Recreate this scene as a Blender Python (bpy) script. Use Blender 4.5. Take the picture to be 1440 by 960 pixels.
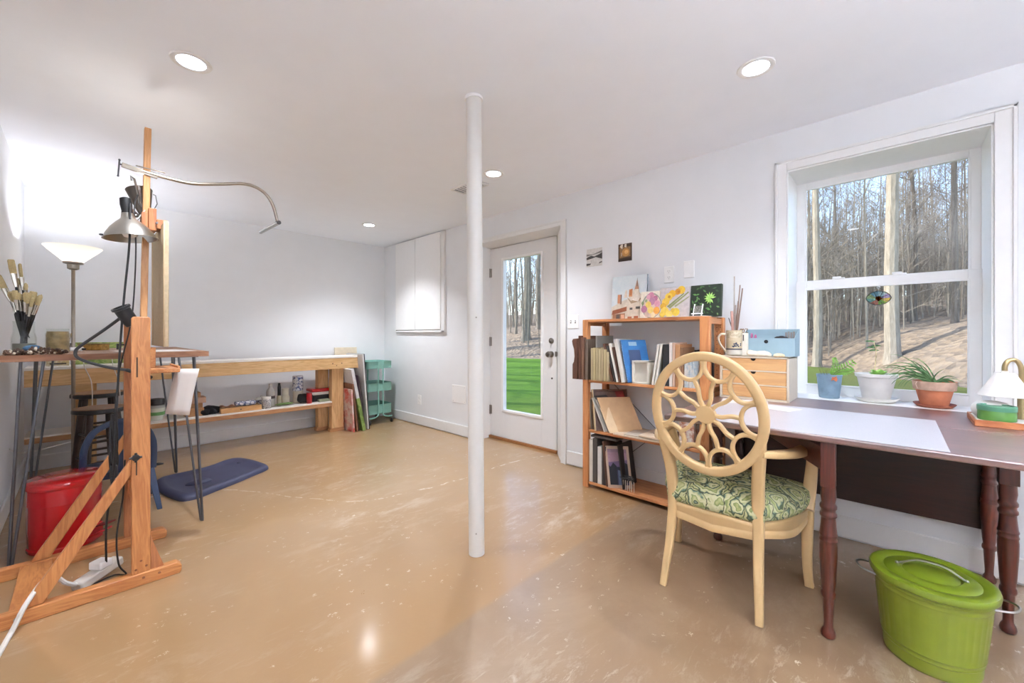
import bpy, bmesh, math, random
from math import sin, cos, pi, radians, sqrt, atan2, hypot
from mathutils import Vector, Matrix, Euler, noise

for _o in list(bpy.data.objects):
    bpy.data.objects.remove(_o, do_unlink=True)
SC = bpy.context.scene
COL = SC.collection
RND = random.Random(7)

# ------------------------------------------------------------ camera, world, sun, exposure
cd = bpy.data.cameras.new('camera')
cd.sensor_width = 36.0
cd.lens = 14.25
cd.shift_y = -0.00625
cd.clip_start = 0.02
cd.clip_end = 400
cam = bpy.data.objects.new('camera', cd)
COL.objects.link(cam)
cam.location = (0, 0, 1.13)
cam.rotation_euler = (radians(90), 0, -math.atan(604/570))
SC.camera = cam

SC.view_settings.view_transform = 'Standard'
SC.view_settings.look = 'None'
SC.view_settings.gamma = 1.0
SC.view_settings.use_curve_mapping = False
SC.cycles.diffuse_bounces = 10
SC.cycles.max_bounces = 16
SC.cycles.transparent_max_bounces = 24
SC.view_settings.exposure = 0.7

W = bpy.data.worlds.new('sky')
SC.world = W
W.use_nodes = True
wn = W.node_tree.nodes; wl = W.node_tree.links
wn.clear()
wo = wn.new('ShaderNodeOutputWorld'); wb = wn.new('ShaderNodeBackground')
sk = wn.new('ShaderNodeTexSky')
sk.sky_type = 'NISHITA'; sk.sun_disc = False
sk.sun_elevation = radians(38); sk.sun_rotation = radians(-20)
sk.air_density = 0.9; sk.dust_density = 0.6; sk.ozone_density = 1.0
wl.new(sk.outputs[0], wb.inputs[0]); wl.new(wb.outputs[0], wo.inputs[0])
SKY = 0.42
wb.inputs[1].default_value = SKY

sd = bpy.data.lights.new('sun', 'SUN'); sd.energy = 3.9; sd.angle = radians(0.6); sd.color = (1.0, .95, .86)
sun = bpy.data.objects.new('sun', sd); COL.objects.link(sun)
sun.location = (10, 10, 20)
sun.rotation_euler = Vector((0.42, -0.72, -0.60)).to_track_quat('-Z', 'Y').to_euler()

DOWN_W = 60.0      # recessed downlights, watts
TORCH_W = 12.0     # torchiere bulb, watts
LAMP_COL = (1.0, .97, .94)

# ------------------------------------------------------------ colour and material helpers
def lin(c):
    if isinstance(c, str):
        c = c.lstrip('#'); c = [int(c[i:i+2], 16) for i in (0, 2, 4)]
    r = []
    for x in c:
        x = x/255.0
        r.append(x/12.92 if x <= 0.04045 else ((x+0.055)/1.055)**2.4)
    return (r[0], r[1], r[2], 1.0)

_M = {}
def new_mat(name):
    m = bpy.data.materials.new(name); m.use_nodes = True
    nt = m.node_tree; nt.nodes.clear()
    out = nt.nodes.new('ShaderNodeOutputMaterial')
    b = nt.nodes.new('ShaderNodeBsdfPrincipled')
    nt.links.new(b.outputs[0], out.inputs[0])
    return m, nt, b

def coords(nt, scale=(1, 1, 1), kind='Object', rot=(0, 0, 0)):
    tc = nt.nodes.new('ShaderNodeTexCoord'); mp = nt.nodes.new('ShaderNodeMapping')
    mp.inputs['Scale'].default_value = scale; mp.inputs['Rotation'].default_value = rot
    nt.links.new(tc.outputs[kind], mp.inputs[0])
    return mp.outputs[0]

def noise_n(nt, vec, scale, detail=4, rough=.55, dist=0.0):
    n = nt.nodes.new('ShaderNodeTexNoise')
    n.inputs['Scale'].default_value = scale; n.inputs['Detail'].default_value = detail
    n.inputs['Roughness'].default_value = rough; n.inputs['Distortion'].default_value = dist
    if vec is not None: nt.links.new(vec, n.inputs['Vector'])
    return n

def ramp(nt, fac, stops, interp='LINEAR'):
    r = nt.nodes.new('ShaderNodeValToRGB'); r.color_ramp.interpolation = interp
    e = r.color_ramp.elements
    while len(e) > 1: e.remove(e[0])
    e[0].position = stops[0][0]; e[0].color = stops[0][1]
    for p, c in stops[1:]:
        x = e.new(p); x.color = c
    nt.links.new(fac, r.inputs[0])
    return r

def mixc(nt, fac, a, b, mode='MIX'):
    m = nt.nodes.new('ShaderNodeMix'); m.data_type = 'RGBA'; m.blend_type = mode
    for inp, v in ((m.inputs[0], fac), (m.inputs[6], a), (m.inputs[7], b)):
        if hasattr(v, 'default_value'): nt.links.new(v, inp)
        else: inp.default_value = v
    return m.outputs[2]

def math_n(nt, op, a, b=None, c=None):
    m = nt.nodes.new('ShaderNodeMath'); m.operation = op
    for i, v in enumerate((a, b, c)):
        if v is None: continue
        if hasattr(v, 'default_value'): nt.links.new(v, m.inputs[i])
        else: m.inputs[i].default_value = v
    return m.outputs[0]

def bump(nt, b, height, strength=.2, dist=.01):
    bp = nt.nodes.new('ShaderNodeBump')
    bp.inputs['Strength'].default_value = strength; bp.inputs['Distance'].default_value = dist
    nt.links.new(height, bp.inputs['Height']); nt.links.new(bp.outputs[0], b.inputs['Normal'])

def plain(name, col, rough=.5, metal=0.0, var=.06, vscale=25, bmp=0.0, spec=.5, coat=0.0):
    if name in _M: return _M[name]
    m, nt, b = new_mat(name)
    c = lin(col)
    v = coords(nt)
    n = noise_n(nt, v, vscale, 3)
    lo = tuple(x*(1-var) for x in c[:3])+(1,); hi = tuple(min(1, x*(1+var)) for x in c[:3])+(1,)
    r = ramp(nt, n.outputs[0], [(.3, lo), (.7, hi)])
    nt.links.new(r.outputs[0], b.inputs['Base Color'])
    b.inputs['Roughness'].default_value = rough; b.inputs['Metallic'].default_value = metal
    b.inputs['Specular IOR Level'].default_value = spec
    b.inputs['Coat Weight'].default_value = coat
    if bmp: bump(nt, b, n.outputs[0], bmp, .004)
    _M[name] = m
    return m

def wood(name, c1, c2, axis='X', scale=1.0, rough=.45, knots=True, coat=0.0, bmp=.06):
    """grain runs along axis"""
    if name in _M: return _M[name]
    m, nt, b = new_mat(name)
    st = {'X': (.9, 9, 9), 'Y': (9, .9, 9), 'Z': (9, 9, .9)}[axis]
    v = coords(nt, tuple(s*scale for s in st))
    n1 = noise_n(nt, v, 1.1, 4, .55, 1.6)
    wv = nt.nodes.new('ShaderNodeMath'); wv.operation = 'SINE'
    nt.links.new(math_n(nt, 'MULTIPLY', n1.outputs[0], 42.0), wv.inputs[0])
    n2 = noise_n(nt, coords(nt, tuple(s*scale*6 for s in st)), 3.0, 4, .65)
    n3 = noise_n(nt, coords(nt), 3.0, 2, .5)
    f = math_n(nt, 'ADD', math_n(nt, 'MULTIPLY', n3.outputs[0], .42), math_n(nt, 'MULTIPLY', math_n(nt, 'ADD', wv.outputs[0], 1.0), .12))
    f = math_n(nt, 'ADD', f, math_n(nt, 'MULTIPLY', n2.outputs[0], .34))
    r = ramp(nt, f, [(.28, lin(c1)), (.78, lin(c2))])
    nt.links.new(r.outputs[0], b.inputs['Base Color'])
    b.inputs['Roughness'].default_value = rough
    b.inputs['Coat Weight'].default_value = coat; b.inputs['Coat Roughness'].default_value = .12
    bump(nt, b, f, bmp, .003)
    _M[name] = m
    return m

def glow(name, col, strength):
    if name in _M: return _M[name]
    m, nt, b = new_mat(name)
    b.inputs['Base Color'].default_value = lin(col)
    b.inputs['Emission Color'].default_value = lin(col)
    b.inputs['Emission Strength'].default_value = strength
    _M[name] = m
    return m

def pane_mat(name, tint=(1, 1, 1, 1)):
    if name in _M: return _M[name]
    m = bpy.data.materials.new(name); m.use_nodes = True
    nt = m.node_tree; nt.nodes.clear()
    out = nt.nodes.new('ShaderNodeOutputMaterial'); mx = nt.nodes.new('ShaderNodeMixShader')
    t = nt.nodes.new('ShaderNodeBsdfTransparent'); g = nt.nodes.new('ShaderNodeBsdfGlossy')
    g.inputs['Roughness'].default_value = .02
    t.inputs[0].default_value = tint
    lw = nt.nodes.new('ShaderNodeLayerWeight'); lw.inputs[0].default_value = .5
    fr = math_n(nt, 'ADD', math_n(nt, 'MULTIPLY', math_n(nt, 'POWER', lw.outputs['Facing'], 5.0), .6), .018)
    nt.links.new(fr, mx.inputs[0]); nt.links.new(t.outputs[0], mx.inputs[1]); nt.links.new(g.outputs[0], mx.inputs[2])
    nt.links.new(mx.outputs[0], out.inputs[0])
    _M[name] = m
    return m

# ------------------------------------------------------------ mesh builder
def root_loc(o):
    while o.parent: o = o.parent
    return o.location.copy()

class MB:
    def __init__(self): self.bm = bmesh.new(); self.mi = 0; self.xf = None
    def _v(self, co):
        co = Vector(co)
        if self.xf is not None: co = self.xf @ co
        return self.bm.verts.new(co)
    def _f(self, vs):
        try:
            f = self.bm.faces.new(vs); f.material_index = self.mi; return f
        except ValueError: return None
    def box(self, a, b, rot=None, piv=None):
        x0, y0, z0 = a; x1, y1, z1 = b
        if x0 > x1: x0, x1 = x1, x0
        if y0 > y1: y0, y1 = y1, y0
        if z0 > z1: z0, z1 = z1, z0
        cs = [Vector(p) for p in ((x0,y0,z0),(x1,y0,z0),(x1,y1,z0),(x0,y1,z0),(x0,y0,z1),(x1,y0,z1),(x1,y1,z1),(x0,y1,z1))]
        if rot is not None:
            R = Euler([radians(r) for r in rot]).to_matrix(); p = Vector(piv) if piv else sum(cs, Vector())/8
            cs = [R @ (c-p) + p for c in cs]
        v = [self._v(c) for c in cs]
        for q in ((0,3,2,1),(4,5,6,7),(0,1,5,4),(1,2,6,5),(2,3,7,6),(3,0,4,7)): self._f([v[i] for i in q])
        return self
    def hexa(self, lo, hi):
        """eight-corner solid: lo and hi are 4 points each, counter-clockwise seen from hi"""
        v = [self._v(c) for c in list(lo)+list(hi)]
        for q in ((0,3,2,1),(4,5,6,7),(0,1,5,4),(1,2,6,5),(2,3,7,6),(3,0,4,7)): self._f([v[i] for i in q])
        return self
    def beam(self, p, q, w, t, up=(0,0,1)):
        """rectangular bar from p to q, w across, t along up"""
        p = Vector(p); q = Vector(q); d = (q-p).normalized(); up = Vector(up)
        s = d.cross(up).normalized(); u = s.cross(d).normalized()
        f = lambda c: [c - s*w/2 - u*t/2, c + s*w/2 - u*t/2, c + s*w/2 + u*t/2, c - s*w/2 + u*t/2]
        a, b = f(p), f(q)
        v = [self._v(c) for c in a+b]
        for qd in ((3,2,1,0),(4,5,6,7),(0,1,5,4),(1,2,6,5),(2,3,7,6),(3,0,4,7)): self._f([v[i] for i in qd])
        return self
    def tube(self, pts, r, n=10, cap=True, closed=False, flat=None, up=None):
        """swept tube; r number or list; flat = (a, b) cross-section half sizes instead of a circle"""
        pts = [Vector(p) for p in pts]; N = len(pts)
        rs = r if isinstance(r, (list, tuple)) else [r]*N
        prev = None; rings = []
        for i, p in enumerate(pts):
            if closed: d = pts[(i+1) % N] - pts[i-1]
            elif i == 0: d = pts[1]-p
            elif i == N-1: d = p-pts[-2]
            else: d = (pts[i+1]-p).normalized() + (p-pts[i-1]).normalized()
            if d.length < 1e-9: d = Vector((0,0,1))
            d.normalize()
            if up is not None:
                s = d.cross(Vector(up))
                if s.length < 1e-5: s = d.orthogonal()
                s.normalize()
            elif prev is None:
                s = d.orthogonal().normalized()
            else:
                s = prev - d*prev.dot(d)
                s = s.normalized() if s.length > 1e-6 else d.orthogonal().normalized()
            prev = s; u = d.cross(s)
            ring = []
            for k in range(n):
                a = 2*pi*k/n
                if flat:
                    ca, sa = cos(a), sin(a); e = .45
                    x = math.copysign(abs(ca)**e, ca)*flat[0]*rs[i]; y = math.copysign(abs(sa)**e, sa)*flat[1]*rs[i]
                else:
                    x = cos(a)*rs[i]; y = sin(a)*rs[i]
                ring.append(self._v(p + s*x + u*y))
            rings.append(ring)
        m = N if closed else N-1
        for i in range(m):
            A, B = rings[i], rings[(i+1) % N]
            for k in range(n): self._f([A[k], A[(k+1) % n], B[(k+1) % n], B[k]])
        if cap and not closed:
            self._f(list(reversed(rings[0]))); self._f(rings[-1])
        return self
    def lathe(self, prof, c=(0,0,0), n=24, sx=1.0, sy=1.0, cap=True, axis=None, a0=0.0):
        """prof list of (r, z), turned about z through c"""
        c = Vector(c); rings = []
        R = Vector((0,0,1)).rotation_difference(Vector(axis)).to_matrix() if axis is not None else None
        for r, z in prof:
            ring = []
            for k in range(n):
                a = 2*pi*k/n + a0
                p = Vector((r*cos(a)*sx, r*sin(a)*sy, z))
                if R is not None: p = R @ p
                ring.append(self._v(c+p))
            rings.append(ring)
        for A, B in zip(rings, rings[1:]):
            for k in range(n): self._f([A[k], A[(k+1) % n], B[(k+1) % n], B[k]])
        if cap:
            self._f(list(reversed(rings[0]))); self._f(rings[-1])
        return self
    def prism(self, poly, a, b, plane='XZ'):
        """polygon extruded from a to b along the missing axis"""
        def P(p, t):
            if plane == 'XZ': return (p[0], t, p[1])
            if plane == 'YZ': return (t, p[0], p[1])
            return (p[0], p[1], t)
        A = [self._v(P(p, a)) for p in poly]; B = [self._v(P(p, b)) for p in poly]; n = len(poly)
        self._f(list(reversed(A))); self._f(B)
        for k in range(n): self._f([A[k], A[(k+1) % n], B[(k+1) % n], B[k]])
        return self
    def poly(self, pts):
        self._f([self._v(p) for p in pts]); return self
    def ball(self, c, r, seg=14, rings=9, s=(1,1,1)):
        prof = [(max(1e-4, r*sin(pi*i/rings)), -r*cos(pi*i/rings)) for i in range(rings+1)]
        c = Vector(c); rr = []
        for q, z in prof:
            rr.append([self._v(c+Vector((q*cos(2*pi*k/seg)*s[0], q*sin(2*pi*k/seg)*s[1], z*s[2]))) for k in range(seg)])
        for A, B in zip(rr, rr[1:]):
            for k in range(seg): self._f([A[k], A[(k+1) % seg], B[(k+1) % seg], B[k]])
        self._f(list(reversed(rr[0]))); self._f(rr[-1])
        return self
    def build(self, name, mat, parent=None, local=False, bevel=0.0, smooth=True, seg=2, org=None, angle=38, subsurf=0, solid=0.0, rot=None):
        bm = self.bm
        bmesh.ops.remove_doubles(bm, verts=bm.verts, dist=1e-6)
        bmesh.ops.recalc_face_normals(bm, faces=bm.faces)
        me = bpy.data.meshes.new(name)
        off = Vector((0, 0, 0))
        if parent is not None:
            if not local: off = root_loc(parent)
        elif org is not None:
            off = Vector(org)
        elif not local and len(bm.verts):
            xs = [v.co.x for v in bm.verts]; ys = [v.co.y for v in bm.verts]; zs = [v.co.z for v in bm.verts]
            off = Vector(((min(xs)+max(xs))/2, (min(ys)+max(ys))/2, min(zs)))
        if off.length: bmesh.ops.translate(bm, vec=-off, verts=bm.verts)
        bm.to_mesh(me); bm.free()
        mats = mat if isinstance(mat, (list, tuple)) else [mat]
        for m in mats: me.materials.append(m)
        o = bpy.data.objects.new(name, me); COL.objects.link(o)
        if parent is not None: o.parent = parent
        else: o.location = off
        if smooth:
            me.polygons.foreach_set('use_smooth', [True]*len(me.polygons))
            me.set_sharp_from_angle(angle=radians(angle))
        if solid:
            s = o.modifiers.new('solid', 'SOLIDIFY'); s.thickness = solid; s.offset = -1
        if bevel:
            bv = o.modifiers.new('bevel', 'BEVEL'); bv.width = bevel; bv.segments = seg; bv.limit_method = 'ANGLE'; bv.angle_limit = radians(40)
        if subsurf:
            s = o.modifiers.new('sub', 'SUBSURF'); s.levels = subsurf; s.render_levels = subsurf
        return o

def tag(o, label, cat, group=None, kind=None):
    if label: o['label'] = label
    if cat: o['category'] = cat
    if group: o['group'] = group
    if kind: o['kind'] = kind
    return o
def thing(name, label, cat, loc=(0,0,0), rotz=0.0, group=None):
    o = bpy.data.objects.new(name, None); COL.objects.link(o)
    o.empty_display_size = .05
    o.location = loc; o.rotation_euler = (0, 0, rotz)
    return tag(o, label, cat, group)
def struct(o):
    o['kind'] = 'structure'; return o
def dup(o, loc=None, rot=None, label=None, group=None, par=None):
    c = o.copy(); COL.objects.link(c)
    if par is not None: c.parent = par
    if loc is not None: c.location = loc
    if rot is not None: c.rotation_euler = rot
    if label: c['label'] = label
    if group: c['group'] = group
    for ch in list(o.children): dup(ch, par=c)
    return c
def spline(pts, n=12, closed=False):
    """Catmull-Rom through pts"""
    P = [Vector(p) for p in pts]; out = []; N = len(P)
    segs = N if closed else N-1
    for i in range(segs):
        if closed: a, b, c, d = P[i-1], P[i], P[(i+1) % N], P[(i+2) % N]
        else: a, b, c, d = P[max(i-1, 0)], P[i], P[i+1], P[min(i+2, N-1)]
        for k in range(n):
            t = k/n
            out.append(.5*((2*b) + (c-a)*t + (2*a-5*b+4*c-d)*t*t + (3*b-a-3*c+d)*t**3))
    if not closed: out.append(P[-1])
    return out

# ------------------------------------------------------------ materials
WALL = plain('wall_paint', '#e8eaec', .75, var=.012, vscale=6)
CEIL = plain('ceiling_paint', '#f3f7fd', .85, var=.01, vscale=5)
TRIM = plain('trim_paint', '#e9e9e8', .35, var=.01)
WHITE = plain('white_paint', '#f3f3f2', .4, var=.01)
BLACK = plain('black_plastic', '#17181a', .4)
STEEL = plain('brushed_steel', '#a9a8a4', .3, 1.0)
DSTEEL = plain('raw_steel', '#6d7076', .38, .9)
NICKEL = plain('satin_nickel', '#9c968f', .28, 1.0)
BRASS = plain('antique_brass', '#b4a078', .3, 1.0)
PANE = pane_mat('window_glass')
JAR = pane_mat('jar_glass', (.95, .96, .95, 1))

# ------------------------------------------------------------ room
XW, YW, ZC, XL, YR = 2.914, 5.21, 2.36, -0.33, -2.2
XO = 3.26          # outer face of the window wall

def floor_mat():
    m, nt, b = new_mat('painted_floor')
    v = coords(nt)
    sep = nt.nodes.new('ShaderNodeSeparateXYZ'); nt.links.new(v, sep.inputs[0])
    big = noise_n(nt, v, .8, 5, .6, .3)
    mid = noise_n(nt, v, 5.0, 7, .7, .3)
    base = ramp(nt, big.outputs[0], [(.15, lin('#9b7a52')), (.5, lin('#a6855e')), (.85, lin('#b29672'))]).outputs[0]
    base = mixc(nt, .3, base, ramp(nt, mid.outputs[0], [(.1, lin('#8b6a40')), (.9, lin('#bca078'))]).outputs[0])
    # browner tone fading in towards the near side of the room
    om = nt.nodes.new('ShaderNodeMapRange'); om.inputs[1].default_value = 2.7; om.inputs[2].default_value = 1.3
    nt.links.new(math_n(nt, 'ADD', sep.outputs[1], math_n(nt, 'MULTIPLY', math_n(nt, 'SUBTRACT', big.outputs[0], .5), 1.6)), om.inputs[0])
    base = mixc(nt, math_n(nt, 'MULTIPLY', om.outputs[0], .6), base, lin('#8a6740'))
    # straight ragged edge of window light painted in; near side toned darker as shade
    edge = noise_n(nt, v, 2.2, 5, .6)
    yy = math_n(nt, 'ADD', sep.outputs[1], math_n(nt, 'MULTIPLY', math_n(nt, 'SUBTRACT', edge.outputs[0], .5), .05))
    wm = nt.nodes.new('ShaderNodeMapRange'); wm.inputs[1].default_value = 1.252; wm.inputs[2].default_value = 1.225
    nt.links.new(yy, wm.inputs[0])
    near_shade = ramp(nt, noise_n(nt, v, 1.6, 7, .65, .6).outputs[0], [(.25, lin('#7a614a')), (.5, lin('#877058')), (.75, lin('#9b856e'))])
    base = mixc(nt, math_n(nt, 'MULTIPLY', wm.outputs[0], .85), base, near_shade.outputs[0])
    # pale paint flecks, scratches and scuffs
    def flecks(scale, d0, d1, k0, k1, ns):
        vo = nt.nodes.new('ShaderNodeTexVoronoi'); vo.inputs['Scale'].default_value = scale
        dv = noise_n(nt, v, 60, 3, .7)
        va = nt.nodes.new('ShaderNodeVectorMath'); va.operation = 'MULTIPLY_ADD'
        nt.links.new(dv.outputs[1], va.inputs[0]); va.inputs[1].default_value = (.075, .05, 0); nt.links.new(v, va.inputs[2])
        nt.links.new(va.outputs[0], vo.inputs['Vector'])
        fk = ramp(nt, vo.outputs['Distance'], [(d0, (1,1,1,1)), (d1, (0,0,0,1))])
        kp = ramp(nt, noise_n(nt, v, ns, 3).outputs[0], [(k0, (0,0,0,1)), (k1, (1,1,1,1))])
        return math_n(nt, 'MULTIPLY', fk.outputs[0], kp.outputs[0])
    fl = math_n(nt, 'MAXIMUM', flecks(9, .05, .085, .48, .54, 2.1), math_n(nt, 'MULTIPLY', flecks(26, .09, .15, .48, .55, 1.4), .8))
    sc = noise_n(nt, coords(nt, (4.0, 15, 1), rot=(0, 0, .75)), 1.6, 9, .75, .6)
    scuff = ramp(nt, sc.outputs[0], [(.55, (0,0,0,1)), (.68, (1,1,1,1))])
    haze = noise_n(nt, coords(nt, (1.0, 2.2, 1), rot=(0, 0, .7)), 2.6, 9, .75, .3)
    hz = ramp(nt, haze.outputs[0], [(.52, (0,0,0,1)), (.72, (1,1,1,1))])
    where = ramp(nt, noise_n(nt, v, 1.0, 3).outputs[0], [(.44, (0,0,0,1)), (.62, (1,1,1,1))])
    sw = math_n(nt, 'MULTIPLY', math_n(nt, 'MAXIMUM', scuff.outputs[0], hz.outputs[0]), where.outputs[0])
    fl = math_n(nt, 'MAXIMUM', math_n(nt, 'MULTIPLY', fl, .75), math_n(nt, 'MULTIPLY', sw, .55))
    base = mixc(nt, fl, base, lin('#d9cdbc'))
    # a pale crack wandering across the slab
    cn = noise_n(nt, v, 5.0, 6, .65)
    px_ = nt.nodes.new('ShaderNodeFloatCurve'); cv = px_.mapping.curves[0]
    for k, (x_, y_) in enumerate(((.0, .95), (.22, .80), (.28, .689), (.354, .4855), (.45, .307), (.58, .2575), (.70, .2365), (.82, .246), (1.0, .1865))):
        if k == 0: cv.points[0].location = (x_, y_)
        elif x_ == 1.0: cv.points[-1].location = (x_, y_)
        else: cv.points.new(x_, y_)
    px_.mapping.update()
    nt.links.new(math_n(nt, 'DIVIDE', sep.outputs[0], 3.0), px_.inputs['Value'])
    path_y = math_n(nt, 'ADD', math_n(nt, 'MULTIPLY', px_.outputs[0], 2.0), 2.0)
    cy_ = math_n(nt, 'SUBTRACT', sep.outputs[1], math_n(nt, 'ADD', path_y, math_n(nt, 'MULTIPLY', math_n(nt, 'SUBTRACT', cn.outputs[0], .5), 0.12)))
    cr = nt.nodes.new('ShaderNodeMapRange'); cr.inputs[1].default_value = .010; cr.inputs[2].default_value = .004
    nt.links.new(math_n(nt, 'ABSOLUTE', cy_), cr.inputs[0])
    brk = ramp(nt, noise_n(nt, v, 14, 4, .7).outputs[0], [(.47, (0,0,0,1)), (.54, (1,1,1,1))])
    base = mixc(nt, math_n(nt, 'MULTIPLY', math_n(nt, 'MULTIPLY', cr.outputs[0], brk.outputs[0]), .7), base, lin('#dfd4c4'))
    nt.links.new(base, b.inputs['Base Color'])
    rr = ramp(nt, mid.outputs[0], [(.2, (.24,.24,.24,1)), (.8, (.44,.44,.44,1))])
    nt.links.new(rr.outputs[0], b.inputs['Roughness'])
    b.inputs['Specular IOR Level'].default_value = .6
    b.inputs['Coat Weight'].default_value = .55; b.inputs['Coat Roughness'].default_value = .14; b.inputs['Coat IOR'].default_value = 1.8
    bump(nt, b, noise_n(nt, v, 40, 5, .65).outputs[0], .07, .004)
    return m
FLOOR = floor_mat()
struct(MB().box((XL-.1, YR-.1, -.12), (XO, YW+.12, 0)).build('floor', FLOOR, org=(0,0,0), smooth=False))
struct(MB().box((XL-.1, YR-.1, ZC), (XO+.1, YW+.12, ZC+.12)).build('ceiling', CEIL, smooth=False))
struct(MB().box((XL-.12, YR-.1, 0), (XL, YW+.12, ZC)).build('wall_left', WALL, smooth=False))
struct(MB().box((XL, YW, 0), (XO, YW+.12, ZC)).build('wall_back', WALL, smooth=False))
WY0, WY1, WZ0, WZ1 = -.337, .472, .757, 2.118      # window opening
DY0, DY1, DZ1 = 2.15, 3.272, 2.10                 # door opening
w = MB()
w.box((XW, YR, 0), (XO, WY0, ZC)); w.box((XW, WY0, 0), (XO, WY1, WZ0-.03)); w.box((XW, WY0, WZ1), (XO, WY1, ZC))
w.box((XW, WY1, 0), (XO, DY0, ZC)); w.box((XW, DY0, DZ1), (XO, DY1, ZC)); w.box((XW, DY1, 0), (XO, YW, ZC))
struct(w.build('wall_right', WALL, smooth=False))
# wall behind the camera
w = MB(); w.box((XL, YR-.1, 0), (XO, YR, ZC))
struct(w.build('wall_rear', WALL, smooth=False))

# baseboards
def board(name, a, b):
    o = MB(); o.box(a, b)
    return struct(o.build(name, TRIM, bevel=.006))
BH = .125
struct(MB().box((XW-.014, DY1+.07, .008), (XW, YW, BH)).build('baseboard_right', TRIM, bevel=.006))
b2 = MB().box((XW-.014, YR, .008), (XW, DY0-.065, BH))
struct(b2.build('baseboard_window', TRIM, bevel=.006))
board('baseboard_back', (XL, YW-.014, .008), (XW-.014, YW, BH))
board('baseboard_left', (XL, YR, .008), (XL+.014, YW-.014, BH))

# ------------------------------------------------------------ window
win = thing('window_1', None, None, (XW, (WY0+WY1)/2, WZ0)); struct(win)
c = .012
m = MB()
m.box((XW-c, WY0-.068, WZ0-.0), (XW, WY0, WZ1+.058)); m.box((XW-c, WY1, WZ0), (XW, WY1+.058, WZ1+.058)); m.box((XW-c, WY0, WZ1), (XW, WY1, WZ1+.058))
m.box((XW-c-.008, WY0-.068, WZ0), (XW-c+.002, WY0-.054, WZ1+.058)); m.box((XW-c-.008, WY1+.044, WZ0), (XW-c+.002, WY1+.058, WZ1+.058)); m.box((XW-c-.008, WY0-.068, WZ1+.044), (XW-c+.002, WY1+.058, WZ1+.058))
struct(m.build('casing', TRIM, win, bevel=.003))
m = MB(); SX = 3.18
m.box((XW, WY0, WZ0), (SX+.06, WY0+.008, WZ1)); m.box((XW, WY1-.008, WZ0), (SX+.06, WY1, WZ1)); m.box((XW, WY0, WZ1-.008), (SX+.06, WY1, WZ1))
struct(m.build('jamb_liner', WHITE, win, bevel=.001))
struct(MB().box((XW+.001, WY0, WZ0-.03), (SX+.06, WY1, WZ0)).build('window_sill', WHITE, win, bevel=.003))
def sash(name, x, y0, y1, z0, z1, gy0, gy1, gz0, gz1, t=.03):
    m = MB()
    m.box((x, y0, z0), (x+t, gy0, z1)); m.box((x, gy1, z0), (x+t, y1, z1)); m.box((x, gy0, z0), (x+t, gy1, gz0)); m.box((x, gy0, gz1), (x+t, gy1, z1))
    b = .006
    for (p, q) in (((x-.004, gy0-b, gz0-b), (x+.004, gy0+b*.6, gz1+b)), ((x-.004, gy1-b*.6, gz0-b), (x+.004, gy1+b, gz1+b)), ((x-.004, gy0, gz0-b), (x+.004, gy1, gz0+b*.6)), ((x-.004, gy0, gz1-b*.6), (x+.004, gy1, gz1+b))):
        m.box(p, q)
    s = struct(m.build(name, WHITE, win, bevel=.002))
    struct(MB().box((x+t*.5-.002, gy0-.005, gz0-.005), (x+t*.5+.002, gy1+.005, gz1+.005)).build('pane', PANE, s, smooth=False))
    return s
sash('lower_sash', SX, -.329, .464, .757, 1.472, -.281, .410, .82, 1.418)
sash('upper_sash', SX+.032, -.329, .464, 1.43, 2.112, -.287, .416, 1.475, 2.068)
m = MB()
for yy in (-.02, .25):
    m.box((SX-.004, yy-.03, 1.472), (SX+.03, yy+.03, 1.482)); m.box((SX+.0, yy-.012, 1.48), (SX+.022, yy+.03, 1.49))
struct(m.build('sash_lock', WHITE, win, bevel=.003))

# ------------------------------------------------------------ door
DX = 3.105
door = thing('door_1', None, None, (DX, 2.8, 0)); struct(door)
m = MB()
# casing on the room side, and jambs (the latch side splays in to the slab)
m.box((XW-.012, DY0-.062, 0), (XW, DY0, DZ1+.045)); m.box((XW-.012, DY1, 0), (XW, DY1+.062, DZ1+.045)); m.box((XW-.012, DY0, DZ1), (XW, DY1, DZ1+.045))
m.box((XW-.02, DY0-.062, 0), (XW-.011, DY0-.046, DZ1+.045)); m.box((XW-.02, DY0-.062, DZ1+.031), (XW-.011, DY1+.062, DZ1+.045))
struct(m.build('casing', TRIM, door, bevel=.003))
m = MB()
m.prism([(XW, DY0), (XW, DY0-.0), (DX, 2.335), (XO, 2.335), (XO, DY0)], 0, DZ1, 'XY')
m.box((XW, DY1-.008, 0), (XO, DY1, DZ1)); m.prism([(XW, DZ1), (DX, 2.084), (XO, 2.084), (XO, DZ1+.01), (XW, DZ1+.01)], DY0+.01, DY1, 'XZ')
struct(m.build('jamb', TRIM, door, bevel=.001))
gy0, gy1, gz0, gz1 = 2.530, 3.055, .33, 1.935
m = MB(); y0, y1, z0, z1 = 2.345, 3.262, .03, 2.078; t = .044
m.box((DX, y0, z0), (DX+t, gy0, z1)); m.box((DX, gy1, z0), (DX+t, y1, z1)); m.box((DX, gy0, z0), (DX+t, gy1, gz0)); m.box((DX, gy0, gz1), (DX+t, gy1, z1))
slab = struct(m.build('door_slab', plain('door_paint', '#e6e6e6', .4, var=.01), door, bevel=.002))
m = MB(); f = .024
for p, q in (((gy0-f, gz0-f), (gy0+.004, gz1+f)), ((gy1-.004, gz0-f), (gy1+f, gz1+f)), ((gy0, gz0-f), (gy1, gz0+.004)), ((gy0, gz1-.004), (gy1, gz1+f))):
    m.box((DX-.012, p[0], p[1]), (DX+.006, q[0], q[1]))
struct(m.build('glazing_frame', WHITE, slab, bevel=.005))
struct(MB().box((DX+.018, gy0, gz0), (DX+.022, gy1, gz1)).build('pane', PANE, slab, smooth=False))
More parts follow.
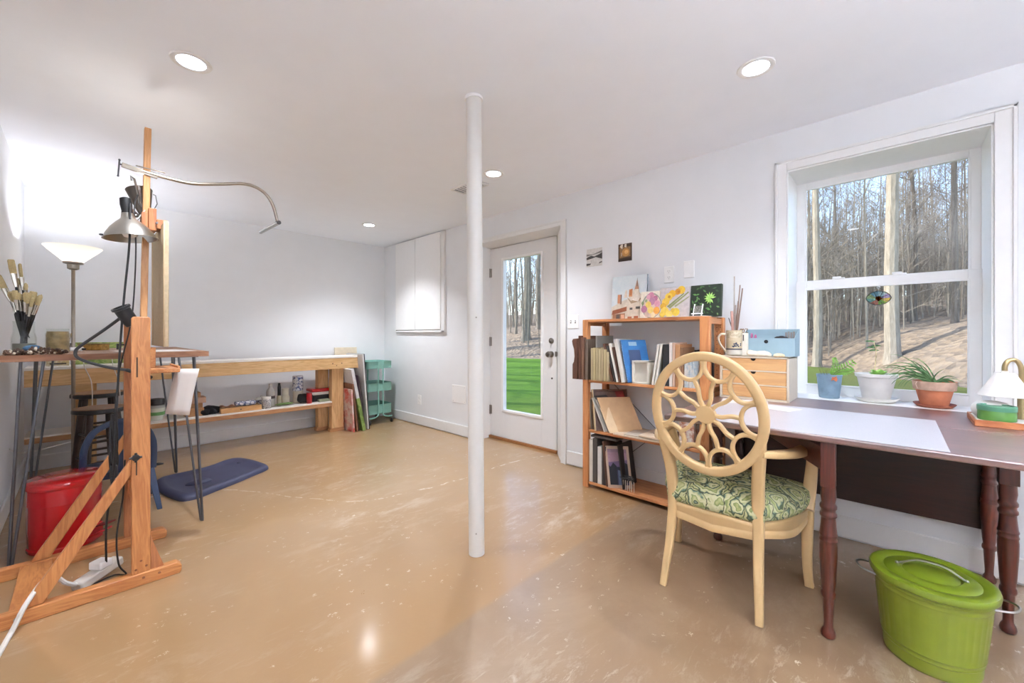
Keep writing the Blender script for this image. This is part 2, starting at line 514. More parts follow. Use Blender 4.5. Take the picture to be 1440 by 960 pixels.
m = MB(); m.lathe([(.030, 0), (.030, .006), (.012, .010), (.012, .03), (.026, .036), (.030, .05), (.024, .064), (.004, .068)], (DX, 2.407, .945), 20, axis=(-1, 0, 0))
struct(m.build('door_knob', NICKEL, slab))
m = MB(); m.lathe([(.029, 0), (.029, .008), (.022, .016), (.004, .018)], (DX, 2.407, 1.075), 20, axis=(-1, 0, 0)); m.box((DX-.034, 2.403, 1.06), (DX-.016, 2.411, 1.09))
struct(m.build('deadbolt', NICKEL, slab))
struct(MB().lathe([(.009, 0), (.008, .006), (.002, .008)], (DX, 2.40, .713), 12, axis=(-1, 0, 0)).build('lock_button', plain('dark_nickel', '#6a645e', .35, 1.0), slab))
struct(MB().box((DX-.035, 2.322, .925), (DX-.0305, 2.338, .975)).box((DX-.034, 2.325, .93), (DX-.0, 2.336, .97)).build('strike_plate', NICKEL, door))
for hz in (1.815, 1.06, .31):
    m = MB(); m.tube([(DX-.008, 3.258, hz-.05), (DX-.008, 3.258, hz+.05)], .0075, 10); m.box((DX-.003, 3.235, hz-.048), (DX+.001, 3.262, hz+.048))
    struct(m.build('hinge', NICKEL, door, bevel=.001))
struct(MB().box((DX-.02, 2.335, 0), (XO, 3.265, .028)).build('threshold', wood('threshold_oak', '#8a5a30', '#a06a3c', 'Y'), door, bevel=.003))

# ------------------------------------------------------------ outdoors: lawn, leaf litter bank, woods
def smooth(t): t = max(0, min(1, t)); return t*t*(3-2*t)
def lawn_edge(y):
    if y < 2: return max(9.5, 14.4 + (y+1.2)*1.75)
    return 20.0 - (y-2)*.26 if y < 15 else 16.6
def ground_z(x, y):
    s = x - lawn_edge(y)
    z = -.14
    if s > 0: z += .26*min(s, 6)*smooth(s/2.0) + .085*max(0, s-6)
    z += .05*noise.noise(Vector((x*.25, y*.25, 0))) * smooth((x-5)/4)
    if s > 0: z += .16*noise.noise(Vector((x*.5, y*.5, 3)))*smooth(s/3)
    return z
def litter_mat():
    m, nt, b = new_mat('leaf_litter')
    v = coords(nt)
    vo = nt.nodes.new('ShaderNodeTexVoronoi'); vo.inputs['Scale'].default_value = 5.0; nt.links.new(v, vo.inputs['Vector'])
    n = noise_n(nt, v, 1.2, 6, .7)
    r = ramp(nt, vo.outputs['Color'], [(0, lin('#4c4034')), (.4, lin('#776652')), (.7, lin('#94836e')), (1, lin('#61523f'))])
    c_ = mixc(nt, n.outputs[0], r.outputs[0], lin('#8d7d6a'))
    nt.links.new(c_, b.inputs['Base Color']); b.inputs['Roughness'].default_value = .95
    bump(nt, b, vo.outputs['Distance'], .8, .12)
    return m
def lawn_mat():
    m, nt, b = new_mat('lawn_grass')
    v = coords(nt)
    n = noise_n(nt, v, .7, 5, .6); n2 = noise_n(nt, coords(nt, (10, 22, 10)), 4, 4, .7)
    a = ramp(nt, n.outputs[0], [(.3, lin('#4f7a22')), (.6, lin('#66912e')), (.8, lin('#88a846'))])
    d = ramp(nt, n2.outputs[0], [(.3, lin('#46701e')), (.7, lin('#88b044'))])
    sp = nt.nodes.new('ShaderNodeSeparateXYZ'); nt.links.new(v, sp.inputs[0])
    mr = nt.nodes.new('ShaderNodeMapRange'); mr.inputs[1].default_value = 2.0; mr.inputs[2].default_value = 7.0
    nt.links.new(math_n(nt, 'ADD', sp.outputs[1], math_n(nt, 'MULTIPLY', n.outputs[0], 2.0)), mr.inputs[0])
    moss = ramp(nt, n2.outputs[0], [(.3, lin('#5c6a2c')), (.55, lin('#7d8348')), (.8, lin('#9a9660'))])
    nt.links.new(mixc(nt, mr.outputs[0], moss.outputs[0], mixc(nt, .5, a.outputs[0], d.outputs[0])), b.inputs['Base Color']); b.inputs['Roughness'].default_value = .9
    b.inputs['Specular IOR Level'].default_value = .15
    bump(nt, b, n2.outputs[0], .9, .06)
    return m
def terrain(name, cond, mat, x0, x1, y0, y1, nx, ny):
    m = MB(); g = {}
    for i in range(nx+1):
        for j in range(ny+1):
            y = y0+(y1-y0)*j/ny
            e = lawn_edge(y)
            x = (x0 + (e+.25*noise.noise(Vector((y*1.3, 0, 5))) - x0)*i/nx) if cond else (e - .2 + .25*noise.noise(Vector((y*1.3, 0, 5))) + (x1-e)*(i/nx)**1.6)
            g[i, j] = m._v((x, y, ground_z(x, y)))
    for i in range(nx):
        for j in range(ny): m._f([g[i, j], g[i+1, j], g[i+1, j+1], g[i, j+1]])
    return m.build(name, mat, org=(0, 0, 0))
struct(terrain('lawn', True, lawn_mat(), 3.27, 0, -14, 34, 44, 90))
struct(terrain('woodland_ground', False, litter_mat(), 0, 95, -40, 100, 70, 150))

def bark(name, c1, c2):
    m, nt, b = new_mat(name)
    v = coords(nt, (5, 5, .8))
    n = noise_n(nt, v, 2.4, 6, .7, .4)
    r = ramp(nt, n.outputs[0], [(.32, lin(c1)), (.7, lin(c2))])
    nt.links.new(r.outputs[0], b.inputs['Base Color']); b.inputs['Roughness'].default_value = .95
    b.inputs['Specular IOR Level'].default_value = .1
    bump(nt, b, n.outputs[0], .5, .05)
    return m
BARK = [bark('bark_grey', '#756c61', '#a39a8e'), bark('bark_pale', '#83796b', '#afa494'), bark('bark_dark', '#5c544b', '#887e74')]

def branch(m, rnd, p, d, L, r, lvl, maxl=4):
    n = 5 if lvl < 2 else 3 if lvl < 4 else 2
    pts = [p]; q = p.copy(); dd = d.copy()
    for i in range(n):
        dd = (dd + Vector((rnd.uniform(-.26, .26), rnd.uniform(-.26, .26), rnd.uniform(-.05, .2)))).normalized()
        q = q + dd*L/n; pts.append(q.copy())
    m.tube(pts, [r*(1-.8*i/n) for i in range(n+1)], 4 if lvl == 1 else 3, cap=False)
    if lvl < maxl:
        for k in range(7 if lvl == 1 else 6 if lvl == 2 else 4):
            i = rnd.randint(1, n-1) if n > 2 else 1
            t = pts[i].lerp(pts[i+1], rnd.random())
            a = rnd.uniform(0, 2*pi)
            side = dd.orthogonal().normalized(); side.rotate(Matrix.Rotation(a, 3, dd))
            branch(m, rnd, t, (dd*.75 + side*.8 + Vector((0, 0, .15))).normalized(), L*rnd.uniform(.4, .62), max(.0035, r*.45), lvl+1, maxl)
def tree_parts(seed, H, r0, nb, start=.3, lean=.02, flare=1.5, maxl=3):
    rnd = random.Random(seed)
    tr, br = MB(), MB()
    N = 12; pts = []; rs = []
    q = Vector((0, 0, -.25)); dx, dy = rnd.uniform(-lean, lean), rnd.uniform(-lean, lean)
    for i in range(N+1):
        z = -.25 + (H+.25)*i/N
        pts.append(Vector((dx*z + .012*H*noise.noise(Vector((seed, z*.18, 0))), dy*z + .012*H*noise.noise(Vector((seed+9, z*.18, 0))), z)))
        rs.append(max(.008, r0*(1-.86*(i/N)**1.25)))
    pts[1:1] = [pts[0].lerp(pts[1], .3)]; rs[0] = r0*flare; rs[1:1] = [r0*1.1]; 
    tr.tube(pts, rs, 9, cap=False)
    for k in range(nb):
        t = start + (1-start)*(k+rnd.random())/nb
        z = t*H; i = min(N, max(1, int(t*N)+1))
        p = pts[i].lerp(pts[min(i+1, N+1)], .5)
        a = rnd.uniform(0, 2*pi); el = rnd.uniform(.25, .95)
        d = Vector((cos(a)*cos(el), sin(a)*cos(el), sin(el)))
        rr = r0*(1-.85*t)
        branch(br, rnd, p, d, H*rnd.uniform(.16, .30)*(1.15-t*.7), max(.012, rr*.42), 1, maxl)
    return tr, br
def key_tree(x, y, H, r0, nb, start, mat, label, seed, lean=.015):
    t = thing('bare_tree', label, 'tree', (x, y, ground_z(x, y)), 0, 'bare trees standing at the wood edge')
    tr, br = tree_parts(seed, H, r0, nb, start, lean)
    tr.build('trunk', mat, t, local=True); br.build('branches', mat, t, local=True, smooth=False)
    return t
def ray(u_off, D):
    s, c = 604/hypot(604, 570), 570/hypot(604, 570)
    return (s*D + u_off*D*c, c*D - u_off*D*s)
# trees that read one by one (bearing as tangent from the room, distance in metres)
for (tn, D, H, r, nb, st, mt, lab, sd_) in (
    (.940, 13.5, 19, .20, 16, .42, 1, 'thick pale straight tree trunk in the middle of the window view', 11),
    (.752, 16.0, 18, .145, 14, .4, 1, 'pale smooth trunk rising from the lawn edge at the left of the window', 12),
    (1.093, 15.0, 17, .10, 16, .3, 2, 'dark slim trunk near the right edge of the window view', 13),
    (.993, 18.0, 17, .085, 16, .25, 2, 'slim dark branching trunk just right of the thick pale trunk', 14),
    (.034, 27.0, 22, .28, 12, .35, 0, 'big grey trunk with flared roots in the middle of the door glass', 15),
    (.066, 33.0, 20, .19, 12, .35, 0, 'tall grey trunk at the right edge of the door glass', 16),
    (.010, 30.0, 18, .10, 14, .2, 0, 'slim leaning trunk left of the big trunk in the door glass', 17)):
    x, y = ray(tn, D)
    key_tree(x, y, H, r, nb, st, BARK[mt], lab, sd_)
for i, (x, y, H, r) in enumerate(((9.5, 21, 17, .22), (12.5, 24, 18, .2), (7, 26, 18, .25), (15, 27, 17, .2), (11, 30, 20, .26), (4, 25, 16, .2), (16.5, 21.0, 15, .16), (1.0, 13, 16, .2), (3.2, 16.5, 17, .24), (.2, 18, 18, .22), (2.5, 21, 18, .25), (6.0, 20, 17, .2), (-1.5, 15, 16, .2))):
    key_tree(x, y, H, r, 12, .35, BARK[0], 'bare tree standing beside the lawn, shading it, out past the house end', 40+i)
# the woods behind
protos = []
for i, (H, r, nb, st) in enumerate(((13, .065, 12, .25), (9.5, .035, 12, .15), (14, .085, 11, .35), (8, .026, 12, .1), (11, .05, 12, .22), (6, .02, 12, .05))):
    tr, br = tree_parts(100+i, H, r, nb, st, .03, maxl=3)
    # one mesh per far tree: trunk and branches together
    tmp = bpy.data.meshes.new('t'); br.bm.to_mesh(tmp); tr.bm.from_mesh(tmp); br.bm.free(); bpy.data.meshes.remove(tmp)
    protos.append((tr, i))
pm = [tr.build('woodland_tree', BARK[(0, 1, 0, 2, 0, 1)[i]], local=True) for tr, i in protos]
placed = []; k = 0; tries = 0; rt = random.Random(5)
while k < 288 and tries < 9000:
    tries += 1
    tn = rt.uniform(-.10, 1.24)
    if tn < .2 and rt.random() < .55: continue
    D = 15.5 + 52*rt.random()**1.25
    x, y = ray(tn, D)
    s_ = x - lawn_edge(y)
    if s_ < .8 or any((x-a)**2+(y-b)**2 < .8 for a, b in placed): continue
    if abs(tn-.94) < .03 and D < 15: continue
    placed.append((x, y))
    i = rt.randrange(6)
    o = pm[i] if k < 6 and pm[k % 6] is not None and k == i else pm[i].copy()
    if o.name not in COL.objects: COL.objects.link(o)
    o.location = (x, y, ground_z(x, y)); o.rotation_euler = (0, 0, rt.uniform(0, 6.28)); sc_ = rt.uniform(.8, 1.25); o.scale = (sc_, sc_, sc_)
    tag(o, 'slender bare tree among the many in the woods beyond the lawn', 'tree', 'slender bare trees of the woods')
    k += 1
# beyond them the rest of the woods, as one far thicket
th = MB(); rt2 = random.Random(77)
for i in range(3000):
    tn = rt2.uniform(-.16, 1.35); D = (40 + 40*rt2.random()) if i < 800 else (17 + 30*rt2.random())
    x, y = ray(tn, D); z = ground_z(x, y); hgt = rt2.uniform(4, 9.5) if i < 800 else rt2.uniform(2.5, 8.5); r = rt2.uniform(.03, .10) if i < 800 else rt2.uniform(.012, .045)
    if x - lawn_edge(y) < 1.2 or (tn < .2 and D < 40): continue
    th.mi = 0 if rt2.random() < .4 else 1
    lx_, ly_ = rt2.uniform(-.08, .08)*hgt, rt2.uniform(-.08, .08)*hgt
    top = Vector((x+lx_, y+ly_, z+hgt)); bot = Vector((x, y, z-.3))
    th.tube([bot, bot.lerp(top, .5)+Vector((rt2.uniform(-.2, .2), rt2.uniform(-.2, .2), 0)), top], [r, r*.7, .012], 4, cap=False)
    for k in range(7):
        p = bot.lerp(top, rt2.uniform(.25, .95)); a = rt2.uniform(0, 6.28); L = rt2.uniform(.8, 2.4)*(1 if i < 800 else .5)
        q = p + Vector((cos(a)*L*.7, sin(a)*L*.7, L*.7)); th.tube([p, p.lerp(q, .5)+Vector((0, 0, -.08)), q], [r*.35, r*.25, .008], 3, cap=False)
        for j in range(2):
            p2 = p.lerp(q, rt2.uniform(.3, .9)); q2 = p2 + Vector((rt2.uniform(-.8, .8), rt2.uniform(-.8, .8), rt2.uniform(.2, .9))); th.tube([p2, q2], [.012, .005], 3, cap=False)
tag(th.build('distant_thicket', [BARK[0], BARK[1]], org=(0, 0, 0)), 'dense thicket of thin bare saplings and far trees filling the woods', 'thicket', kind='stuff')
for o in pm:
    if 'label' not in o: bpy.data.objects.remove(o)

# ------------------------------------------------------------ ceiling lights, vent, post
def ceiling_light(x, y, label, k=1.0):
    t = thing('ceiling_light', label, 'ceiling light', (x, y, ZC), 0, 'recessed ceiling lights')
    MB().lathe([(.052, -.001), (.054, -.004), (.064, -.007), (.075, -.005), (.078, -.0005), (.06, -.0002)], (0, 0, 0), 36, cap=False).build('trim_ring', TRIM, t, local=True)
    MB().lathe([(.0525, -.0035), (.001, -.0045)], (0, 0, 0), 32, cap=False).build('lens', glow('downlight_lens', '#f4f7ff', 14.0), t, local=True)
    l = bpy.data.lights.new('lamp', 'SPOT'); l.energy = DOWN_W*k; l.color = (.94, .98, 1.05); l.shadow_soft_size = .045; l.spot_size = radians(116); l.spot_blend = 1.0
    lo = bpy.data.objects.new('lamp', l); COL.objects.link(lo); lo.parent = t; lo.location = (0, 0, -.03)
    return t
ceiling_light(.336, 2.304, 'round recessed ceiling light above the wooden easel', 1.15)
ceiling_light(2.126, .464, 'round recessed ceiling light above the desk and the window', .75)
ceiling_light(2.15, 2.222, 'round recessed ceiling light in front of the glass door, beside the post', 1.15)
ceiling_light(2.195, 4.265, 'round recessed ceiling light in the far corner near the wall cabinet', 1.3)
ceiling_light(.336, .35, 'added recessed ceiling light, unseen, over the near left of the room', .2)  # this and the next two are out of view, added as fill light
ceiling_light(2.126, -1.2, 'added recessed ceiling light, unseen, over the far end behind the desk', .3)
ceiling_light(.336, -1.2, 'added recessed ceiling light, unseen, over the rear left of the room', .2)

t = thing('ceiling_vent', 'white louvred ceiling vent partly behind the steel post', 'vent', (2.2, 2.56, ZC))
m = MB(); m.box((2.13, 2.40, ZC-.012), (2.27, 2.415, ZC)); m.box((2.13, 2.705, ZC-.012), (2.27, 2.72, ZC)); m.box((2.13, 2.40, ZC-.012), (2.145, 2.72, ZC)); m.box((2.255, 2.40, ZC-.012), (2.27, 2.72, ZC))
m.build('frame', TRIM, t, bevel=.003)
m = MB()
for i in range(8): m.box((2.147, 2.425+i*.035, ZC-.012), (2.253, 2.428+i*.035, ZC-.001), rot=(35, 0, 0))
m.build('louvres', TRIM, t)
MB().box((2.145, 2.415, ZC-.0015), (2.255, 2.705, ZC)).build('backing', plain('vent_dark', '#7d7c7a', .8), t)

t = thing('support_post', 'white painted round steel post standing in the middle of the floor', 'post', (1.40, 1.577, 0))
MB().tube([(1.402, 1.575, 0), (1.392, 1.586, ZC)], .0405, 32).build('pipe', plain('post_paint', '#dbd9d4', .42, var=.01), t)
MB().lathe([(.047, 0), (.047, .012), (.041, .014)], (1.392, 1.586, ZC-.014), 32).build('top_collar', WHITE, t)
m = MB()
for z in (.12, 1.22): m.lathe([(.004, 0), (.003, .002)], (1.402-.029, 1.575-.029, z), 8, axis=(-.7, -.7, 0))
m.build('screw', NICKEL, t)

# ------------------------------------------------------------ things on the window wall
t = thing('wall_cabinet', 'white flush two-door access cabinet high on the wall near the far corner', 'cabinet', (XW, 4.35, 1.165))
m = MB(); cy0, cy1, cz0, cz1 = 3.812, 4.89, 1.165, ZC-.004
m.box((XW-.028, cy0, cz0), (XW, cy0+.055, cz1)); m.box((XW-.028, cy0, cz0), (XW, cy1, cz0+.022)); m.box((XW-.020, cy1-.02, cz0), (XW, cy1, cz1)); m.box((XW-.006, cy0, cz0), (XW, cy1, cz1))
m.build('frame', TRIM, t, bevel=.003)
for a, b in ((cy0+.066, 4.398), (4.406, cy1-.026)):
    MB().box((XW-.032, a, cz0+.032), (XW-.007, b, cz1-.012)).build('door', WHITE, t, bevel=.002)

def plate(name, label, cat, y, z, w, h, kind):
    t = thing(name, label, cat, (XW, y, z))
    MB().box((XW-.006, y-w/2, z-h/2), (XW, y+w/2, z+h/2)).build('cover_plate', WHITE, t, bevel=.0025)
    dk = plain('slot_dark', '#55534f', .6)
    if kind == 'outlet':
        for dz in (-.022, .022):
            f = MB(); f.lathe([(.0165, 0), (.016, .003), (.001, .0035)], (XW-.005, y, z+dz), 20, axis=(-1, 0, 0))
            s = f.build('socket', WHITE, t)
            q = MB(); q.box((XW-.0088, y-.008, z+dz-.002), (XW-.008, y-.006, z+dz+.008)); q.box((XW-.0088, y+.006, z+dz-.002), (XW-.008, y+.008, z+dz+.008)); q.lathe([(.0022, 0), (.002, .0006)], (XW-.0083, y, z+dz-.009), 8, axis=(-1, 0, 0))
            q.build('slot', dk, s)
    elif kind == 'switch':
        for dy in (-.023, .023):
            MB().box((XW-.0065, y+dy-.006, z-.013), (XW-.005, y+dy+.006, z+.013)).build('switch_slot', dk, t)
            MB().box((XW-.017, y+dy-.0045, z-.004), (XW-.005, y+dy+.0045, z+.008), rot=(0, 18, 0)).build('toggle', WHITE, t, bevel=.001)
    else:
        for sx in (-1, 1):
            for sz in (-1, 1):
                if kind == 'blank' and sx > 0: continue
                yy = y if kind == 'blank' else y+sx*(w/2-.02)
                MB().lathe([(.004, 0), (.003, .0015)], (XW-.006, yy, z+sz*(h/2-.02)), 8, axis=(-1, 0, 0)).build('screw', STEEL if kind != 'blank' else WHITE, t)
    return t
plate('light_switch', 'white double light switch between the door casing and the bookcase', 'light switch', 2.02, 1.245, .115, .118, 'switch')
plate('wall_outlet', 'white wall outlet low on the wall beyond the post', 'outlet', 4.35, .318, .072, .118, 'outlet')
plate('wall_outlet', 'white wall outlet high above the bookcase paintings', 'outlet', 1.185, 1.567, .072, .118, 'outlet')
plate('blank_plate', 'white blank wall plate right of the outlet above the bookcase', 'wall plate', 1.045, 1.59, .072, .118, 'blank')
plate('access_cover', 'square white access cover low on the wall just left of the post', 'access cover', 3.57, .465, .24, .20, 'cover')

# ------------------------------------------------------------ torchieres
def shade_mat():
    m, nt, b = new_mat('opal_glass')
    b.inputs['Base Color'].default_value = lin('#f4efe4'); b.inputs['Roughness'].default_value = .35
    b.inputs['Transmission Weight'].default_value = 0.0
    out = [n for n in nt.nodes if n.type == 'OUTPUT_MATERIAL'][0]
    tr = nt.nodes.new('ShaderNodeBsdfTranslucent'); tr.inputs[0].default_value = lin('#fffaf0')
    mx = nt.nodes.new('ShaderNodeMixShader'); mx.inputs[0].default_value = .45
    nt.links.new(b.outputs[0], mx.inputs[1]); nt.links.new(tr.outputs[0], mx.inputs[2]); nt.links.new(mx.outputs[0], out.inputs[0])
    return m
OPAL = shade_mat()
def torchiere(x, y, label, watts):
    t = thing('floor_lamp', label, 'floor lamp', (x, y, 0))
    MB().lathe([(.135, 0), (.135, .012), (.12, .022), (.02, .034), (.013, .06)], (0, 0, 0), 36).build('base', plain('pewter', '#a39a8e', .3, 1.0), t, local=True)
    MB().lathe([(.0115, .03), (.0115, .93), (.0135, .935), (.0135, .96), (.011, .965), (.011, 1.63), (.018, 1.64)], (0, 0, 0), 16).build('pole', plain('pewter', '#a39a8e', .3, 1.0), t, local=True)
    MB().lathe([(.018, 1.625), (.032, 1.632), (.034, 1.665), (.055, 1.672), (.057, 1.684), (.02, 1.688)], (0, 0, 0), 28).build('socket_cup', plain('pewter', '#a39a8e', .3, 1.0), t, local=True)
    MB().lathe([(.050, 1.684), (.066, 1.698), (.10, 1.733), (.135, 1.768), (.158, 1.795), (.1575, 1.7995), (.133, 1.772), (.098, 1.737), (.064, 1.702), (.03, 1.690)], (0, 0, 0), 48, cap=False).build('lamp_shade', OPAL, t, local=True)
    b = MB(); b.lathe([(.012, 1.688), (.014, 1.70), (.026, 1.73), (.028, 1.745), (.02, 1.765), (.004, 1.774)], (0, 0, 0), 16)
    r = watts/(pi*.0135)/pi
    b.build('bulb', glow('torch_bulb_%d' % watts, '#f1f4ff' if watts > 100 else '#f6f6ff', r*pi), t, local=True)
    return t
torchiere(-.048, 4.54, 'lit floor lamp with white bowl shade behind the high table in the far left corner', TORCH_W)
torchiere(.1, -1.1, 'added unseen floor lamp by the left wall, rear end, as ceiling fill light', 330)  # added behind the camera only to brighten the ceiling
torchiere(.9, -1.8, 'added unseen floor lamp against the rear wall, as ceiling fill light', 170)  # second unseen fill lamp, added for the same ceiling light

# ------------------------------------------------------------ left side: easel and what hangs on it
OAKZ = wood('oak_upright', '#a8683a', '#cf9258', 'Z', 1.3, .42)
OAKX = wood('oak_foot', '#a8683a', '#cf9258', 'X', 1.3, .42)
OAKD = wood('oak_dark', '#8e5533', '#b87a4c', 'Z', 1.3, .45)
easel = thing('easel', 'oak studio easel with tall thin mast and slanted struts by the left wall', 'easel', (.18, 2.74, 0))
for y in (2.47, 2.96):
    f = MB(); f.prism([(-.30, 0), (.318, 0), (.325, .012), (.325, .038), (.308, .055), (-.30, .055)], y, y+.045, 'XZ')
    ft = f.build('foot', OAKX, easel, bevel=.004)
    b = MB()
    for x in (-.17, .19, .245): b.lathe([(.006, 0), (.005, .002)], (x, y-.0, .034), 10, axis=(0, -1, 0))
    b.build('bolt', plain('oak_plug', '#7c4a2c', .6), ft)
m = MB(); m.lathe([(.009, 0), (.007, .003)], (-.175, 2.4695, .03), 12, axis=(0, -1, 0)); m.build('bolt_cap', STEEL, easel)
for y, n in ((2.477, 0), (2.965, 1)):
    f = MB(); f.prism([(.15, .055), (.214, .055), (.214, 1.205), (.208, 1.213), (.156, 1.213), (.15, 1.205)], y, y+.032, 'XZ')
    u = f.build('upright', OAKZ if n == 0 else OAKD, easel, bevel=.003)
    MB().prism([(.2145, .055), (.262, .055), (.2145, .21)], y+.005, y+.028, 'XZ').build('gusset', OAKD, easel, bevel=.002)
    if n == 0:
        q = MB(); q.box((.164, y-.0006, .50), (.169, y, .60)); q.box((.166, y-.0006, .94), (.171, y, 1.03)); q.build('slot', plain('slot_black', '#3a2416', .8), u)
        q = MB()
        for zx, zz in ((.165, .075), (.20, .082), (.182, .11)): q.lathe([(.005, 0), (.004, .001)], (zx, y, zz), 8, axis=(0, -1, 0))
        q.build('plug', plain('oak_plug', '#7c4a2c', .6), u)
for y, zt in ((2.482, .575), (2.968, .60)):
    MB().prism([(-.168, .056), (-.108, .056), (.149, zt-.07), (.149, zt)], y, y+.028, 'XZ').build('strut', wood('oak_strut', '#a8683a', '#cf9258', 'Z', 1.1, .42), easel, bevel=.003)
MB().box((-.20, 2.515, .02), (-.10, 2.96, .05)).build('cross_rail', wood('oak_cross', '#a8683a', '#cf9258', 'Y', 1.3, .42), easel, bevel=.003)
MB().box((.165, 2.51, .30), (.20, 2.965, .36)).build('cross_rail', wood('oak_cross', '#a8683a', '#cf9258', 'Y', 1.3, .42), easel, bevel=.003)
m = MB()
m.lathe([(.010, 0), (.010, .010), (.014, .012), (.014, .024), (.006, .026)], (.163, 2.477, .584), 14, axis=(0, -1, 0))
for k in range(4):
    a = k*pi/2
    m.tube([(.163, 2.459, .584), (.163+.021*cos(a), 2.457, .584+.021*sin(a))], [.006, .0045], 8)
m.build('star_knob', BLACK, easel)
MB().beam((.196, 2.74, .34), (.226, 2.74, 2.17), .026, .036, (0, 1, 0)).build('mast', wood('oak_mast', '#b07845', '#d6a26c', 'Z', 1.5, .45), easel, bevel=.003)
m = MB(); m.box((.226, 2.70, 1.655), (.256, 2.78, 1.765)); m.box((.256, 2.69, 1.665), (.300, 2.79, 1.712)); m.box((.20, 2.70, 1.66), (.224, 2.72, 1.74)); m.box((.20, 2.76, 1.66), (.224, 2.78, 1.74))
hd = m.build('top_clamp', OAKD, easel, bevel=.002)
m = MB(); m.tube([(.245, 2.745, 1.755), (.262, 2.742, 1.80), (.256, 2.742, 1.842), (.246, 2.743, 1.845)], .0022, 6); m.lathe([(.006, 0), (.005, .012)], (.257, 2.70, 1.693), 10, axis=(0, -1, 0)); m.build('hook', DSTEEL, hd)
m = MB(); m.box((.216, 2.69, .965), (.252, 2.80, 1.068)); m.box((.216, 2.60, .945), (.335, 2.86, .966)); m.box((.325, 2.60, .966), (.335, 2.86, .976))
m.build('canvas_tray', wood('oak_tray', '#a8683a', '#cf9258', 'Y', 1.3, .42), easel, bevel=.002)
m = MB(); m.box((.122, 2.955, 1.075), (.152, 2.975, 1.083)); m.box((.122, 2.955, 1.055), (.13, 2.975, 1.085)); m.build('clamp_bracket', BLACK, easel, bevel=.001)

# the stretched canvas, its bare back towards the room's near end
t = thing('stretched_canvas', 'bare back of a tall stretched canvas clamped on the easel mast', 'canvas', (.288, 2.80, 1.07))
LINEN = plain('raw_linen', '#b9a688', .9, var=.10, vscale=60)
MB().box((.272, 2.58, 1.072), (.290, 3.07, 1.685)).build('canvas', [LINEN], t, bevel=.003)
for ya, yb_ in ((3.035, 3.0705), (2.5795, 2.588)): MB().box((.2695, ya, 1.072), (.2735, yb_, 1.685)).build('folded_edge', wood('pale_stretcher', '#bba27c', '#d8c29c', 'Z', 1.5, .7), t, bevel=.002)

# picture light on a bent tube, clamped across the mast
t = thing('picture_light', 'brushed tube picture light arching right from the top of the easel mast', 'lamp', (.222, 2.74, 1.93))
TUB = plain('aged_chrome', '#a59c90', .32, 1.0)
pts = spline([(.20, 2.722, 1.945), (.30, 2.722, 1.937), (.40, 2.722, 1.937), (.52, 2.722, 1.966), (.63, 2.722, 1.998), (.70, 2.722, 1.995), (.752, 2.722, 1.965), (.785, 2.722, 1.915), (.803, 2.722, 1.855), (.812, 2.722, 1.812)], 6)
MB().tube(pts, .0085, 12).build('bent_arm', TUB, t)
m = MB(); m.beam((.13, 2.722, 1.955), (.262, 2.722, 1.932), .012, .022); m.beam((.18, 2.718, 1.965), (.29, 2.70, 1.955), .004, .006)
m.build('clamp_bar', TUB, t, bevel=.002)
m = MB(); m.tube([(.120, 2.722, 1.957), (.16, 2.722, 1.95)], .004, 8); m.tube([(.122, 2.71, 1.972), (.118, 2.73, 1.90)], .0032, 8); m.ball((.122, 2.71, 1.972), .005, 8, 6); m.ball((.118, 2.73, 1.90), .005, 8, 6)
m.build('clamp_screw', DSTEEL, t)
m = MB(); m.tube([(.812, 2.70, 1.808), (.812, 3.06, 1.812)], .0115, 14)
hd = m.build('lamp_tube', plain('tube_silver', '#b9b7b3', .22, 1.0), t)
m = MB(); m.tube([(.812, 2.694, 1.808), (.812, 2.70, 1.808)], .012, 14); m.lathe([(.009, -.004), (.011, .012)], (.812, 2.722, 1.806), 12); m.build('end_cap', plain('cap_dark', '#3a3836', .5), hd)

# clamp lamps
ALU = plain('spun_aluminium', '#b8b6b0', .28, 1.0, var=.03)
t = thing('clamp_lamp', 'wide spun aluminium reflector clamp lamp hanging left of the easel mast', 'lamp', (.12, 2.70, 1.60))
ax = Vector((.10, -.05, -1)).normalized(); c0 = Vector((.148, 2.66, 1.70))
pr_ = [(.022, -.01), (.026, .012), (.030, .018), (.048, .034), (.070, .058), (.088, .086), (.096, .108), (.101, .110), (.0945, .109), (.086, .088), (.068, .061), (.046, .037), (.020, .02)]
MB().lathe(pr_, c0, 40, axis=ax, cap=False).build('reflector', ALU, t)
MB().lathe([(.012, -.085), (.021, -.08), (.023, -.05), (.020, -.02), (.024, .004)], c0, 20, axis=ax).build('socket', BLACK, t)
MB().lathe([(.012, .02), (.03, .06), (.034, .078), (.024, .10), (.004, .108)], c0, 18, axis=ax).build('bulb', plain('frosted_bulb', '#efeae0', .4), t)
m = MB(); m.beam(c0+Vector((.01, 0, .03)), (.19, 2.73, 1.72), .012, .014); m.beam((.185, 2.73, 1.70), (.215, 2.73, 1.755), .02, .006); m.beam((.185, 2.755, 1.70), (.215, 2.755, 1.755), .02, .006); m.lathe([(.010, -.01), (.010, .01)], (.172, 2.70, 1.715), 12, axis=(1, 0, 0))
m.build('spring_clamp', STEEL, t, bevel=.001)
m = MB(); m.ball(c0+ax*.106+Vector((-.098, .01, 0)), .006, 8, 6, (1.6, 1, .8)); m.build('rim_clip', BLACK, t)
t = thing('clamp_lamp', 'small lit clamp lamp with dark housing high behind the easel mast', 'lamp', (.205, 2.80, 1.80))
ax = Vector((-.15, .25, 1)).normalized(); c0 = Vector((.212, 2.82, 1.80))
MB().lathe([(.012, -.06), (.022, -.05), (.03, -.02), (.04, .02), (.052, .075), (.054, .08), (.05, .076), (.038, .022), (.01, .0)], c0, 28, axis=ax, cap=False).build('housing', plain('aged_nickel', '#6e675f', .35, .9), t)
